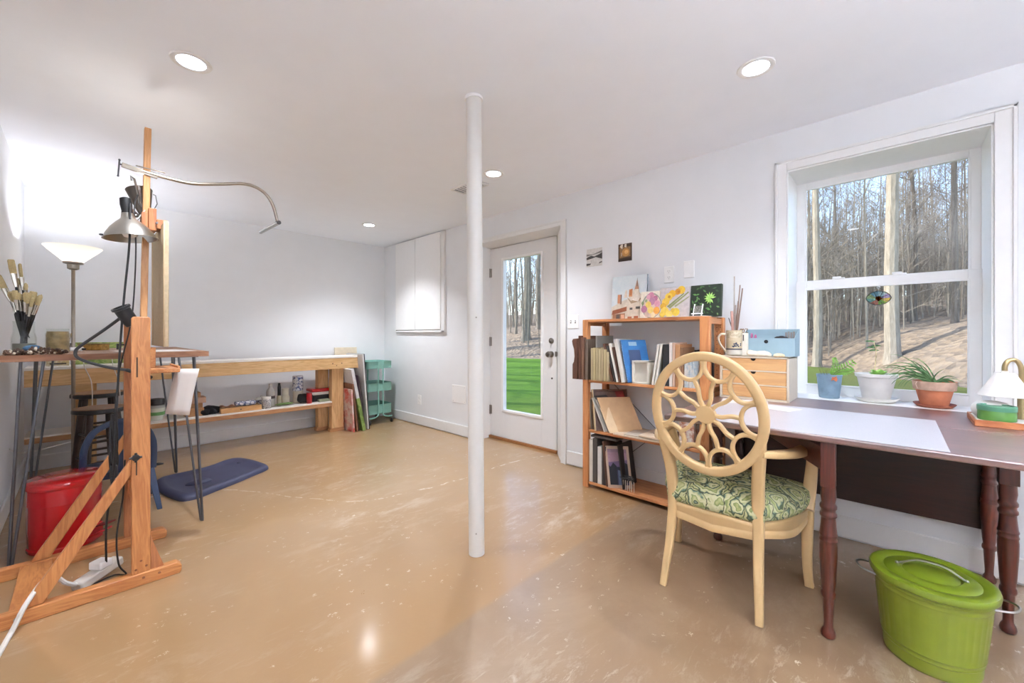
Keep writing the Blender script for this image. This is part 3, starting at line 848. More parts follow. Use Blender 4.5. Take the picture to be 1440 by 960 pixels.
MB().lathe([(.01, .0), (.024, .04), (.03, .062), (.024, .08), (.004, .092)], c0, 16, axis=ax).build('bulb', glow('small_bulb', '#fff9f0', 45.0), t)
m = MB(); m.tube([(.17, 2.78, 1.90), (.165, 2.78, 1.925), (.178, 2.78, 1.915), (.19, 2.785, 1.86), (.20, 2.79, 1.80), (.215, 2.765, 1.77)], .005, 8); m.build('spring_clamp', STEEL, t)

# black swing-arm work lamp
t = thing('work_lamp', 'black cylinder work lamp on a folded arm beside the easel upright', 'lamp', (.15, 2.70, 1.0))
ax = Vector((-.30, -.10, .55)).normalized(); c0 = Vector((.166, 2.62, 1.175))
m = MB(); m.lathe([(.012, 0), (.026, .006), (.030, .03), (.030, .085), (.036, .088), (.036, .098), (.028, .098), (.026, .04)], c0, 28, axis=ax, cap=True)
m.build('lamp_head', BLACK, t)
pts = spline([(.136, 2.62, 1.225), (.07, 2.68, 1.155), (.0, 2.80, 1.085), (-.022, 2.845, 1.055), (-.018, 2.845, 1.025), (.02, 2.80, 1.00), (.09, 2.715, .975), (.145, 2.64, .965)], 8)
MB().tube(pts, .0068, 10).build('arm', plain('graphite_tube', '#3d3f42', .4, .3), t)
MB().tube([(.145, 2.64, .965), (.222, 2.55, .93)], .0085, 10).build('arm_clamp', BLACK, t)

def cord(name, label, pts, r, mat, n=10, cat='cord', group=None):
    o = MB().tube(spline(pts, n), r, 8).build(name, mat)
    return tag(o, label, cat, group)
CB = plain('black_cord', '#1c1c1e', .5)
CW = plain('white_cord', '#dcdad4', .5)
cord('lamp_cable', 'black cord dropping from the aluminium clamp lamp down to the power strip', [(.155, 2.64, 1.755), (.150, 2.60, 1.55), (.132, 2.60, 1.30), (.118, 2.60, 1.05), (.108, 2.60, .80), (.098, 2.60, .52), (.075, 2.60, .28), (.075, 2.64, .085)], .0042, CB)
cord('lamp_cable', 'thinner black cord dropping from the small lit lamp behind the work lamp head', [(.19, 2.75, 1.83), (.172, 2.68, 1.74), (.176, 2.65, 1.55), (.168, 2.65, 1.30), (.155, 2.66, 1.16), (.12, 2.70, .95), (.105, 2.72, .72)], .003, CB)
cord('floor_cable', 'black cord looping on the floor behind the front easel foot', [(.135, 2.60, .55), (.13, 2.62, .38), (.11, 2.64, .20), (.115, 2.62, .07), (.14, 2.62, .01), (.10, 2.66, .006), (.02, 2.62, .006), (-.03, 2.56, .006), (-.05, 2.54, .005)], .0035, CB)
t = thing('cord_bundle', 'bundle of black cords and plugs hanging behind the easel upright', 'cords', (.11, 2.82, .45))
m = MB()
for k in range(5):
    a = k*1.3
    m.tube(spline([(.108+.008*cos(a), 2.80+.008*sin(a), .74), (.105+.012*cos(a+1), 2.80+.012*sin(a+1), .62), (.106+.013*cos(a+2), 2.80+.013*sin(a+2), .52), (.104+.008*cos(a+3), 2.80+.01*sin(a+3), .43)], 6), .006, 7)
m.build('cords', CB, t)
m = MB(); m.box((.092, 2.785, .43), (.120, 2.815, .49)); m.box((.095, 2.788, .50), (.117, 2.812, .55)); m.build('plugs', plain('plug_black', '#26272a', .5), t, bevel=.004)
# white power strip and extension lead
t = thing('power_strip', 'white power strip lying on the floor between the easel feet', 'power strip', (.05, 2.66, 0))
m = MB(); m.beam((-.02, 2.60, .028), (.12, 2.72, .05), .055, .04); m.build('body', plain('strip_white', '#cfcac2', .5), t, bevel=.008)
m = MB(); m.box((.03, 2.63, .06), (.085, 2.69, .095), rot=(0, 0, 40)); m.build('adapter', WHITE, t, bevel=.006)
cord('extension_lead', 'thick white extension cord running from the power strip over the easel foot to the left', [(-.02, 2.60, .04), (-.05, 2.57, .075), (-.08, 2.57, .115), (-.11, 2.55, .12), (-.15, 2.44, .09), (-.175, 2.41, .035), (-.19, 2.38, .01), (-.215, 2.20, .009), (-.25, 2.05, .009)], .0085, CW)

t = thing('paper_sheet', 'white sheet of paper hanging from the right end of the easel tray', 'paper', (.37, 2.79, .70))
m = MB(); a0, a1, b0, b1 = Vector((.338, 2.76, .952)), Vector((.424, 2.668, .953)), Vector((.300, 2.79, .715)), Vector((.386, 2.698, .708))
for i in range(9):
    pass
g = []
for i in range(9):
    s_ = i/8; row = []
    for j in range(4):
        r_ = j/3
        p = a0.lerp(a1, r_).lerp(b0.lerp(b1, r_), s_); p += Vector((.727, .686, 0))*(-.004*sin(pi*s_))
        row.append(m._v(p))
    g.append(row)
for i in range(8):
    for j in range(3): m._f([g[i][j], g[i][j+1], g[i+1][j+1], g[i+1][j]])
m.build('sheet', plain('paper_white', '#e3deda', .8, var=.01), t, solid=.0012)
m = MB(); m.box((.325, 2.70, .945), (.345, 2.765, .955)); m.build('clip', BLACK, t)

# ------------------------------------------------------------ high hairpin-leg table and what stands on it
t = thing('high_table', 'tall narrow wooden table on steel hairpin legs along the left wall', 'table', (.13, 3.67, 0))
m = MB(); m.box((-.275, 3.04, 1.002), (.528, 4.30, 1.033)); m.build('table_top', wood('table_top_wood', '#80583e', '#a98263', 'Y', 1.2, .5), t, bevel=.004)
m = MB(); m.box((-.275, 3.036, 1.002), (.528, 3.0405, 1.033)); m.build('edge_band', wood('edge_band_wood', '#74492f', '#946a4c', 'X', 1.2, .5), t)
def hairpin(x, y, sx, sy):
    m = MB()
    top = 1.0; cx_, cy_ = x, y; fx, fy = x-sx*.0, y-sy*.0
    fx, fy = x+sx*.03, y+sy*.03
    for (dx, dy) in ((-sx*.08, 0), (0, -sy*.08)):
        for o in (0,):
            m.tube([(x+dx, y+dy, top), (fx+(dx*.12), fy+(dy*.12), .012)], .0062, 10)
    m.tube([(x-sx*.005, y-sy*.005, top), (fx, fy, .012)], .0062, 10)
    m.tube([(fx-sx*.011, fy, .012), (fx, fy, .0065), (fx, fy-sy*.011, .012)], .0064, 10)
    m.box((x-.05*(1 if sx > 0 else -.0)-(.0 if sx > 0 else .0), y-.05, top-.003), (x+.05*(0 if sx > 0 else 1), y+.05, top+.002)) if False else None
    m.box((min(x-sx*.1, x+sx*.012), min(y-sy*.1, y+sy*.012), top-.003), (max(x-sx*.1, x+sx*.012), max(y-sy*.1, y+sy*.012), top+.0025))
    return m
for x, y, sx, sy in ((.472, 3.09, 1, 1), (-.215, 3.14, -1, 1), (.50, 4.25, 1, 1), (-.215, 4.24, -1, 1)):
    hairpin(x, y, sx, -1 if y < 3.5 else 1).build('hairpin_leg', DSTEEL, t)

JX, JY, TZ = -.20, 3.15, 1.0335
t = thing('brush_jar', 'clear glass jar packed with paintbrushes at the left end of the high table', 'jar', (JX, JY, TZ))
MB().lathe([(.040, TZ), (.042, TZ+.012), (.042, TZ+.085), (.036, TZ+.11), (.036, TZ+.155), (.038, TZ+.165), (.0355, TZ+.165), (.0335, TZ+.15), (.0335, TZ+.112), (.039, TZ+.083), (.039, TZ+.012), (.03, TZ+.004)], (JX, JY, 0), 32, cap=True).build('glass', JAR, t)
MB().lathe([(.0385, TZ+.006), (.0388, TZ+.055), (.001, TZ+.056)], (JX, JY, 0), 24).build('grey_water', plain('grey_water', '#77756c', .3), t)
t2 = MB().ball((JX+.03, JY-.05, TZ+.03), .02, 12, 8, (1.6, 1, .9)).build('rag', plain('blue_rag', '#3d5f7c', .9)); tag(t2, 'small crumpled blue rag in front of the brush jar', 'rag')
def make_brush(kind):
    b = thing('paintbrush', None, 'paintbrush', (JX, JY, TZ), 0, 'paintbrushes in the glass jar')
    HB = plain('brush_black', '#15171c', .25); FE = plain('ferrule', '#c2bdb2', .25, 1.0); BR = plain('hog_bristle', '#a5946b', .9, var=.15, vscale=200)
    MB().lathe([(.0018, 0), (.003, .03), (.0042, .10), (.0055, .165), (.0045, .195)], (0, 0, 0), 10).build('handle', HB, b, local=True)
    m = MB()
    if kind == 0: m.tube([(0, 0, .193), (0, 0, .215), (0, 0, .245)], [1, 1, 1.5], 10, flat=(.0052, .0045))
    elif kind == 1: m.tube([(0, 0, .193), (0, 0, .225), (0, 0, .25)], [1, 1.1, 1.2], 10, flat=(.0048, .0048))
    else: m.tube([(0, 0, .193), (0, 0, .22), (0, 0, .26)], [1, 1.5, 1.9], 10, flat=(.006, .0042))
    m.build('ferrule', FE, b, local=True)
    m = MB()
    if kind == 0: m.tube([(0, 0, .244), (0, 0, .268), (0, 0, .288), (0, 0, .291)], [1.5, 2.0, 1.9, 1.2], 12, flat=(.0052, .0030))
    elif kind == 1: m.tube([(0, 0, .249), (0, 0, .265), (0, 0, .278), (0, 0, .285)], [1.2, 1.5, 1.1, .2], 10, flat=(.0048, .0048))
    else: m.tube([(0, 0, .259), (0, 0, .29), (0, 0, .325), (0, 0, .33)], [1.9, 2.1, 2.0, 1.6], 12, flat=(.006, .0026))
    m.build('bristles', BR, b, local=True)
    return b
bp = [make_brush(k) for k in range(3)]
rb = random.Random(3)
R_ = Vector((.686, -.727, 0)); F_ = Vector((.727, .686, 0))
used = [False]*3
specs = [(-.42, 2, .07), (-.34, 1, .10), (-.24, 2, .12), (-.17, 2, .13), (.05, 1, .06)]
for i in range(28): specs.append((-.36+.80*i/27+rb.uniform(-.03, .03), rb.choice((0, 0, 0, 1)), rb.uniform(-.012, .018)))
for i, (lean, k, up) in enumerate(specs):
    fw = rb.uniform(-.16, .16)
    d = (Vector((0, 0, 1)) + R_*lean*.85 + F_*fw).normalized()
    base = Vector((JX, JY, TZ+.012+max(0, up))) - R_*lean*.045 - F_*fw*.05 + F_*rb.uniform(-.012, .012)
    q = Vector((0, 0, 1)).rotation_difference(d); e = (q @ Euler((0, 0, rb.uniform(0, 3))).to_quaternion()).to_euler()
    if not used[k]: o = bp[k]; used[k] = True; o.location = base; o.rotation_euler = e
    else: o = dup(bp[k], base, e)
    o['label'] = ('tall black-handled brush rising above the others in the glass jar' if i == 3 else 'black-handled bristle paintbrush standing in the glass jar on the high table')
    if i == 3: del o['group']
t = thing('paint_jar', 'stained glass jar with brown paint crust beside the brush jar', 'jar', (-.09, 3.24, TZ))
MB().lathe([(.043, TZ), (.046, TZ+.01), (.046, TZ+.10), (.042, TZ+.118), (.043, TZ+.13), (.0405, TZ+.13), (.0395, TZ+.118), (.043, TZ+.098), (.043, TZ+.012), (.03, TZ+.005)], (-.09, 3.24, 0), 32).build('glass', JAR, t)
MB().lathe([(.0425, TZ+.006), (.0427, TZ+.099), (.039, TZ+.116), (.036, TZ+.112), (.001, TZ+.108)], (-.09, 3.24, 0), 28).build('paint_crust', plain('paint_crust', '#8f7a55', .8, var=.35, vscale=30), t)
t = thing('bead_string', 'tangled string of brown and cream beads heaped along the front edge of the high table', 'beads', (-.14, 3.07, TZ))
m = MB(); bb = MB(); rb = random.Random(8)
for i in range(190):
    x = rb.uniform(-.255, -.055); y = 3.045 + rb.random()**1.5*.055
    z = TZ + .006 + rb.random()**1.4*.034*(1-abs(x+.16)/.16)
    (m if rb.random() < .82 else bb).ball((x, y, z), rb.uniform(.0045, .0075), 8, 6)
m.build('dark_beads', plain('brown_bead', '#4a3122', .35, var=.5, vscale=50), t); bb.build('pale_beads', plain('cream_bead', '#c9bfae', .35, var=.2, vscale=50), t)
t = thing('brush_cup', 'small black cup of little brushes by the lamp pole on the high table', 'cup', (-.066, 3.86, TZ))
MB().lathe([(.013, TZ), (.017, TZ+.045), (.015, TZ+.045), (.012, TZ+.004)], (-.066, 3.86, 0), 20).build('cup', BLACK, t)
rb = random.Random(2)
for i in range(5):
    a = rb.uniform(0, 6.28); d = Vector((cos(a)*.18, sin(a)*.18, 1)).normalized(); p = Vector((-.066, 3.86, TZ+.008))
    o = thing('small_paintbrush', 'little paintbrush standing in the small black cup', 'paintbrush', p, 0, 'little brushes in the black cup')
    MB().tube([p, p+d*.075], .0022, 8).build('handle', plain('brush_tan', '#8c6a44', .5), o)
    MB().tube([p+d*.075, p+d*.09, p+d*.103], [.003, .0035, .001], 8).build('bristles', plain('hog_bristle', '#a5946b', .9), o)
t = thing('gilt_box', 'small gilt patterned box lying on the high table behind the lamp arm', 'box', (.05, 3.74, TZ))
m = MB(); m.box((-.02, 3.71, TZ), (.12, 3.77, TZ+.036), rot=(0, 0, -44), piv=(.05, 3.74, TZ)); m.build('box_body', plain('gilt', '#b08a48', .4, .5, var=.4, vscale=60), t, bevel=.003)
m = MB(); m.box((-.022, 3.708, TZ+.036), (.122, 3.772, TZ+.042), rot=(0, 0, -44), piv=(.05, 3.74, TZ)); m.build('lid', plain('gilt_dark', '#7d6136', .4, .5, var=.3, vscale=60), t, bevel=.001)
t = thing('paint_tube', 'squeezed white paint tube lying on the high table near the black cup', 'paint tube', (-.03, 3.62, TZ))
m = MB(); m.tube([(-.08, 3.66, TZ+.004), (-.05, 3.64, TZ+.009), (.0, 3.60, TZ+.011)], [1, 1, 1], 12, flat=(.014, .008)); m.build('tube_body', WHITE, t)
MB().tube([(.0, 3.60, TZ+.011), (.012, 3.59, TZ+.011)], .006, 10).build('cap', BLACK, t)
t = thing('palette_paper', 'loose white sheet lying flat on the right half of the high table', 'paper', (.3, 3.3, TZ))
MB().box((.14, 3.12, TZ), (.46, 3.50, TZ+.0012), rot=(0, 0, 8), piv=(.3, 3.3, TZ)).build('sheet', plain('paper_white', '#e3deda', .8), t)

# ------------------------------------------------------------ red waste can, kid chair, stools, mat
RED = plain('red_enamel', '#b3161c', .22, var=.05, coat=.4)
cx_, cy_ = -.062, 3.285
t = thing('waste_can', 'round red metal oily-waste can with foot pedal behind the easel', 'waste can', (cx_, cy_, 0))
MB().lathe([(.138, 0), (.142, .006), (.142, .02), (.137, .026), (.140, .10), (.1405, .104), (.140, .24), (.1415, .246), (.140, .25), (.141, .335)], (cx_, cy_, 0), 48).build('body', RED, t)
MB().lathe([(.150, .328), (.153, .334), (.153, .356), (.147, .364), (.12, .372), (.05, .378), (.001, .379)], (cx_, cy_, 0), 48).build('lid', plain('red_lid', '#bb1a1e', .16, var=.03, coat=.6), t)
m = MB()
q = Vector((cx_, cy_, 0)) - Vector((.686, -.727, 0))*.15
m.box((q.x-.025, q.y-.02, .30), (q.x+.02, q.y+.02, .36), rot=(0, 0, -46)); m.tube([q+Vector((0, 0, .32)), q+Vector((-.012, .012, .29)), q+Vector((-.012, .012, .23)), q+Vector((.005, 0, .21))], .005, 8)
m.build('hinge', plain('red_dark', '#7a1014', .35), t, bevel=.003)
m = MB(); q = Vector((cx_, cy_, 0)) + Vector((.686, -.727, 0))*.135; r2 = Vector((.686, -.727, 0))
m.beam(q+Vector((0, 0, .03)), q+r2*.085+Vector((0, 0, .075)), .07, .012); m.beam(q+r2*.01+Vector((0, 0, .02)), q+r2*.0101+Vector((0, 0, .10)), .09, .03, r2)
m.build('foot_pedal', RED, t, bevel=.004)
m = MB(); m.beam(q+r2*.05+Vector((0, 0, .098)), q+r2*.11+Vector((0, 0, .112)), .06, .008); m.build('pedal_pad', plain('red_dark', '#7a1014', .35), t, bevel=.002)

NAVY = plain('navy_enamel', '#2b3f5e', .3, var=.05, coat=.2)
t = thing('low_chair', 'low blue metal chair with rounded hoop back under the high table', 'chair', (.16, 3.68, 0))
yb = 3.495
hoop = spline([(.005, yb+.02, .27), (.002, yb, .38), (.012, yb-.01, .47), (.055, yb-.015, .555), (.16, yb-.018, .60), (.265, yb-.015, .555), (.308, yb-.01, .47), (.318, yb, .38), (.315, yb+.02, .27)], 8)
MB().tube(hoop, 1.0, 12, flat=(.017, .011), up=(0, 1, 0)).build('back_hoop', NAVY, t)
MB().box((.145, yb-.012, .29), (.175, yb-.004, .592)).build('back_slat', NAVY, t, bevel=.003)
m = MB(); m.box((.005, yb+.015, .272), (.315, 3.84, .285)); m.build('seat', NAVY, t, bevel=.006)
m = MB(); m.box((.005, yb+.015, .245), (.315, yb+.023, .272)); m.box((.005, 3.832, .245), (.315, 3.84, .272)); m.box((.005, yb+.015, .245), (.013, 3.84, .272)); m.box((.307, yb+.015, .245), (.315, 3.84, .272)); m.build('seat_skirt', NAVY, t)
for sx, sy in ((0, 0), (1, 0), (0, 1), (1, 1)):
    x0 = .02 + .28*sx; y0 = yb+.03 + .30*sy; x1 = x0 + (.06 if sx else -.06)*.75; y1 = y0 + (.03 if sy else -.045)
    MB().hexa([(x1-.013, y1-.013, 0), (x1+.013, y1-.013, 0), (x1+.013, y1+.013, 0), (x1-.013, y1+.013, 0)], [(x0-.022, y0-.02, .27), (x0+.022, y0-.02, .27), (x0+.022, y0+.02, .27), (x0-.022, y0+.02, .27)]).build('leg', NAVY, t, bevel=.004)
m = MB(); m.tube(spline([(.318, 3.56, .27), (.36, 3.585, .265), (.375, 3.63, .255), (.355, 3.67, .25), (.315, 3.68, .255)], 6), .006, 8); m.build('side_loop', BLACK, t)

def stool(x, y, h, r, label, rz):
    t = thing('stool', label, 'stool', (x, y, 0), rz, 'round wooden stools under the high table')
    m = MB(); m.lathe([(r*.9, h-.034), (r, h-.026), (r, h-.008), (r*.97, h-.001)], (0, 0, 0), 40)
    m.build('seat_rim', plain('stool_black', '#1e1c1c', .35), t, local=True)
    MB().lathe([(r*.968, h-.003), (r*.955, h+.004), (.001, h+.002)], (0, 0, 0), 40).build('seat', wood('stool_seat', '#7d5a40', '#a5805f', 'X', 1.0, .45), t, local=True)
    DK = plain('stool_leg_wood', '#33231c', .4, var=.35, vscale=18)
    for k in range(4):
        a = pi/4 + k*pi/2; p0 = Vector((cos(a)*r*.72, sin(a)*r*.72, h-.03)); p1 = Vector((cos(a)*r*1.12, sin(a)*r*1.12, 0))
        pts = [p0.lerp(p1, s) for s in (0, .1, .3, .5, .52, .7, .9, 1)]
        MB().tube(pts, [.017, .018, .020, .0185, .0195, .018, .015, .013], 12).build('leg', DK, t, local=True)
    for z, s in ((h*.30, 0), (h*.42, 1), (h*.62, 0), (h*.70, 1)):
        rr = r*(.72 + .40*(1-z/(h-.03)))
        for k in ((0, 2) if s == 0 else (1, 3)):
            a = pi/4 + k*pi/2; b = a + pi/2
            MB().tube([(cos(a)*rr, sin(a)*rr, z), (cos(b)*rr, sin(b)*rr, z)], .009, 10).build('rung', DK, t, local=True)
    return t
stool(.085, 4.19, .605, .142, 'round wooden stool with black rim, nearest the low blue chair', .3)
stool(.085, 4.60, .675, .155, 'taller round wooden stool with black rim, behind the other and partly under the workbench', .1)

t = thing('standing_mat', 'dark blue moulded anti-fatigue mat on the floor right of the high table', 'mat', (.72, 3.9, 0))
out = [(.375, 4.05), (.385, 3.80), (.425, 3.62), (.465, 3.515), (.545, 3.50), (.66, 3.565), (.80, 3.645), (.95, 3.745), (1.06, 3.82), (1.085, 3.90), (1.065, 4.05), (1.02, 4.22), (.955, 4.325), (.87, 4.31), (.78, 4.24), (.66, 4.185), (.53, 4.17), (.42, 4.15)]
out = [(p.x, p.y) for p in spline([(x, y, 0) for x, y in out], 4, True)]
m = MB(); cc = Vector((.72, 3.92, 0)); rings = []
for s_, z in ((1.0, .0), (1.0, .012), (.985, .022), (.95, .03), (.90, .034), (.84, .030), (.80, .022), (.5, .022), (.14, .022)):
    rings.append([m._v((cc.x+(x-cc.x)*s_, cc.y+(y-cc.y)*s_, z + (.012*smooth((cc.y-y)*1.5) if .80 < s_ < 1.0 else 0))) for x, y in out])
for A, B in zip(rings, rings[1:]):
    for k in range(len(out)): m._f([A[k], A[(k+1) % len(out)], B[(k+1) % len(out)], B[k]])
m._f(list(reversed(rings[0]))); m._f(rings[-1])
MATM = plain('mat_foam', '#3c3f58', .55, var=.08, vscale=8)
m.build('mat_body', MATM, t, angle=60)
MB().ball((.60, 3.80, .022), .055, 18, 10, (1.5, .9, .5)).build('massage_mound', MATM, t)
MB().lathe([(.014, .0), (.013, .0045), (.001, .005)], (.93, 4.14, .021), 16).build('grip_hole', plain('mat_dark', '#23253a', .6), t)

# ------------------------------------------------------------ workbench along the back wall
PINEX = wood('pine_board', '#c0955d', '#e6c290', 'X', .9, .6)
PINEZ = wood('pine_post', '#bb8f5a', '#e0b988', 'Z', .9, .6)
PINED = wood('pine_shelf_edge', '#a2714a', '#c39465', 'X', .9, .6)
TOPW = plain('bench_top_white', '#e6e0d8', .5, var=.03, vscale=4)
bench = thing('workbench', 'long pine workbench with a white top and a lower shelf along the back wall', 'workbench', (1.0, 4.88, 0))
BX0, BX1, BY0, BY1 = -.30, 2.29, 4.72, 5.05
MB().box((BX0, BY0-.004, .862), (BX1+.004, BY1, .882)).build('bench_top', TOPW, bench, bevel=.002)
m = MB(); m.box((BX0, BY0, .737), (BX1, BY0+.038, .862)); m.build('front_apron', PINEX, bench, bevel=.003)
m = MB(); m.box((BX1-.038, BY0+.038, .737), (BX1, BY1, .862)); m.build('end_apron', PINED, bench, bevel=.003)
MB().box((BX0, BY1-.038, .737), (BX1-.038, BY1, .862)).build('back_apron', PINED, bench, bevel=.003)
b = MB()
for x in (1.985, 2.09): b.lathe([(.007, 0), (.006, .001)], (x, BY0, .80), 10, axis=(0, -1, 0))
b.lathe([(.006, 0), (.005, .001)], (2.03, BY0, .775), 10, axis=(0, -1, 0)); b.build('screw_head', plain('knot_dark', '#4a3322', .7), bench)
for x0, x1, y0, y1 in ((1.99, 2.13, BY0+.039, BY0+.125), (1.90, 2.02, BY1-.125, BY1-.039), (-.06, .08, BY0+.039, BY0+.125), (-.06, .08, BY1-.125, BY1-.039)):
    MB().box((x0, y0, .042), (x1, y1, .862)).build('leg', PINEZ, bench, bevel=.004)
    MB().box((x0-.012, y0+.004, 0), (x1+.006, y1-.004, .042)).build('foot_block', PINED, bench, bevel=.003)
MB().box((-.05, BY0+.006, .645), (.05, BY0+.038, .737)).build('corner_block', PINEX, bench, bevel=.003)
MB().box((BX0, 4.745, .345), (1.988, BY1, .361)).build('lower_shelf', TOPW, bench, bevel=.002)
MB().box((BX0, 4.742, .305), (1.988, 4.78, .347)).build('shelf_rail', PINED, bench, bevel=.003)

SZ = .3612
def boxthing(name, label, cat, a, b, mat, bevel=.002, rot=None, group=None, part=None):
    o = MB().box(a, b, rot=rot, piv=((a[0]+b[0])/2, (a[1]+b[1])/2, min(a[2], b[2]))).build(name, mat, bevel=bevel)
    return tag(o, label, cat, group)
CARD = plain('cardboard', '#b98f66', .8, var=.05)
# lower shelf, left to right
t = thing('tub', 'white tub with a green band, a dark bowl on its lid, on the lower shelf', 'tub', (.46, 4.88, SZ))
MB().lathe([(.052, 0), (.062, .10), (.064, .105), (.064, .112)], (.46, 4.88, SZ), 28).build('tub_body', plain('tub_white', '#d9dccf', .4), t)
MB().lathe([(.0595, .045), (.0625, .075)], (.46, 4.88, SZ), 28, cap=False).build('green_band', plain('band_green', '#6aa05e', .5), t)
MB().lathe([(.066, .110), (.067, .128), (.055, .135), (.001, .137)], (.46, 4.88, SZ), 28).build('lid', plain('tub_lid', '#b9bdb9', .25), t)
MB().lathe([(.060, .1375), (.062, .165), (.058, .19), (.001, .195)], (.46, 4.88, SZ), 28).build('black_bowl', plain('bowl_dark', '#33312f', .35), t)
z = SZ
for i, (x0, x1, hh, c_, lab) in enumerate(((.66, .80, .075, '#b07f52', 'bottom brown cardboard box of the stack on the lower shelf'), (.67, .79, .045, '#a4774e', 'second brown cardboard box of the stack on the lower shelf'), (.66, .815, .055, '#c09a80', 'third box, pale tan, of the cardboard stack on the lower shelf'), (.67, .775, .045, '#b58a60', 'topmost small cardboard box of the stack on the lower shelf'))):
    t = thing('cardboard_box', lab, 'box', ((x0+x1)/2, 4.88, z))
    MB().box((x0, 4.81, z), (x1, 4.95, z+hh)).build('box_body', plain('card_%d' % i, c_, .8), t, bevel=.003)
    MB().box((x0+.001, 4.87, z+hh), (x1-.001, 4.89, z+hh+.0006)).build('tape', plain('tape_tan', '#a88457', .3), t)
    z += hh + .001
m = MB(); rb = random.Random(4)
for (x, y, s_) in ((.79, 4.84, .045), (.84, 4.85, .055), (.88, 4.85, .05), (.82, 4.82, .035), (.90, 4.84, .03), (.86, 4.82, .035)):
    m.ball((x, y, SZ+s_*.75), s_, 14, 9, (1.25, .8, .8))
for v in m.bm.verts:
    v.co += Vector(noise.noise_vector(v.co*28))*.012
    if v.co.z < SZ: v.co.z = SZ
o = m.build('black_cloth', plain('black_cloth', '#17181c', .9)); tag(o, 'crumpled black cloth on the lower shelf beside the shallow wooden box', 'cloth')
t = thing('shallow_box', 'long shallow wooden box on the lower shelf under the grey patterned pouch', 'box', (1.09, 4.83, SZ))
m = MB(); m.box((.925, 4.765, SZ), (1.275, 4.777, SZ+.05)); m.box((.925, 4.90, SZ), (1.275, 4.912, SZ+.05)); m.box((.925, 4.777, SZ), (.937, 4.90, SZ+.05)); m.box((1.263, 4.777, SZ), (1.275, 4.90, SZ+.05)); m.box((.937, 4.777, SZ), (1.263, 4.90, SZ+.045))
m.build('box_body', wood('box_wood', '#b8834e', '#d8a76d', 'X', 1.2, .5), t, bevel=.002)
MB().lathe([(.006, 0), (.006, .006), (.003, .008)], (1.09, 4.765, SZ+.026), 10, axis=(0, -1, 0)).build('catch', BLACK, t)
m = MB()
g = [[m._v((.93+.12*i/8, 4.79+.09*j/4, SZ+.056+.01*sin(i*1.1)+.004*sin(j*2))) for j in range(5)] for i in range(9)]
for i in range(8):
    for j in range(4): m._f([g[i][j], g[i+1][j], g[i+1][j+1], g[i][j+1]])
o = m.build('brown_paper', plain('kraft_paper', '#8a5a40', .8), solid=.001); tag(o, 'curling brown paper on the left end of the shallow wooden box', 'paper')
def pouch_mat():
    m, nt, b = new_mat('pouch_fabric'); v = coords(nt)
    w_ = nt.nodes.new('ShaderNodeTexVoronoi'); w_.feature = 'DISTANCE_TO_EDGE'; w_.inputs['Scale'].default_value = 35; nt.links.new(v, w_.inputs['Vector'])
    nt.links.new(ramp(nt, w_.outputs[0], [(.05, lin('#4c5578')), (.16, lin('#d2d2d4'))]).outputs[0], b.inputs['Base Color']); b.inputs['Roughness'].default_value = .8
    return m
PF = pouch_mat()
m = MB(); m.box((1.05, 4.78, SZ+.052), (1.23, 4.88, SZ+.098))
o = m.build('pouch', PF, bevel=.018, seg=3); tag(o, 'grey patterned soft pouch lying on the shallow wooden box', 'pouch')
t = thing('lidded_bowl', 'blue and white lidded bowl on the lower shelf right of the pouch', 'bowl', (1.32, 4.95, SZ))
MB().lathe([(.03, 0), (.05, .03), (.062, .075), (.06, .08)], (1.32, 4.95, SZ), 28).build('bowl_body', PF, t)
MB().lathe([(.063, .078), (.064, .086), (.045, .10), (.012, .107), (.01, .118), (.001, .12)], (1.32, 4.95, SZ), 28).build('lid', plain('china', '#d6d3cb', .25), t)
def news_mat():
    m, nt, b = new_mat('news_wrap'); v = coords(nt, (60, 60, 95))
    n = noise_n(nt, v, 1.5, 3, .8)
    nt.links.new(ramp(nt, n.outputs[0], [(.48, lin('#77757a')), (.56, lin('#dddad4'))]).outputs[0], b.inputs['Base Color']); b.inputs['Roughness'].default_value = .6
    return m
t = thing('printed_jar', 'white jar with printed wrap standing at the front of the lower shelf', 'jar', (1.325, 4.80, SZ))
MB().lathe([(.041, 0), (.043, .004), (.043, .10), (.041, .104)], (1.325, 4.80, SZ), 28).build('jar_body', news_mat(), t)
MB().lathe([(.044, .098), (.045, .118), (.043, .122), (.001, .123)], (1.325, 4.80, SZ), 28).build('lid', plain('china', '#d6d3cb', .25), t)
t = thing('bottle', 'clear solvent bottle with dark base band behind the printed jar', 'bottle', (1.395, 4.90, SZ))
MB().lathe([(.040, 0), (.042, .005), (.042, .155), (.038, .175), (.018, .20), (.016, .225)], (1.395, 4.90, SZ), 24).build('bottle_body', plain('bottle_clear', '#c3c0ba', .15, var=.03), t)
MB().lathe([(.0425, .085), (.0425, .115)], (1.395, 4.90, SZ), 24, cap=False).build('band', plain('band_dark', '#3a2c2e', .5), t)
MB().lathe([(.018, .222), (.018, .245), (.001, .246)], (1.395, 4.90, SZ), 20).build('cap', plain('china', '#d6d3cb', .25), t)
t = thing('bottle', 'slim bottle with tall dark neck standing right of the printed jar', 'bottle', (1.475, 4.89, SZ))
MB().lathe([(.022, 0), (.023, .004), (.023, .10), (.014, .115)], (1.475, 4.89, SZ), 20).build('bottle_body', plain('olive_label', '#b5ac90', .5), t)
MB().lathe([(.017, .112), (.017, .20), (.012, .225), (.012, .245), (.001, .247)], (1.475, 4.89, SZ), 20).build('neck', plain('bottle_black', '#1d1618', .25), t)
t = thing('cream_jar', 'cream stoneware jar with ribbed lid on the lower shelf', 'jar', (1.54, 4.90, SZ))
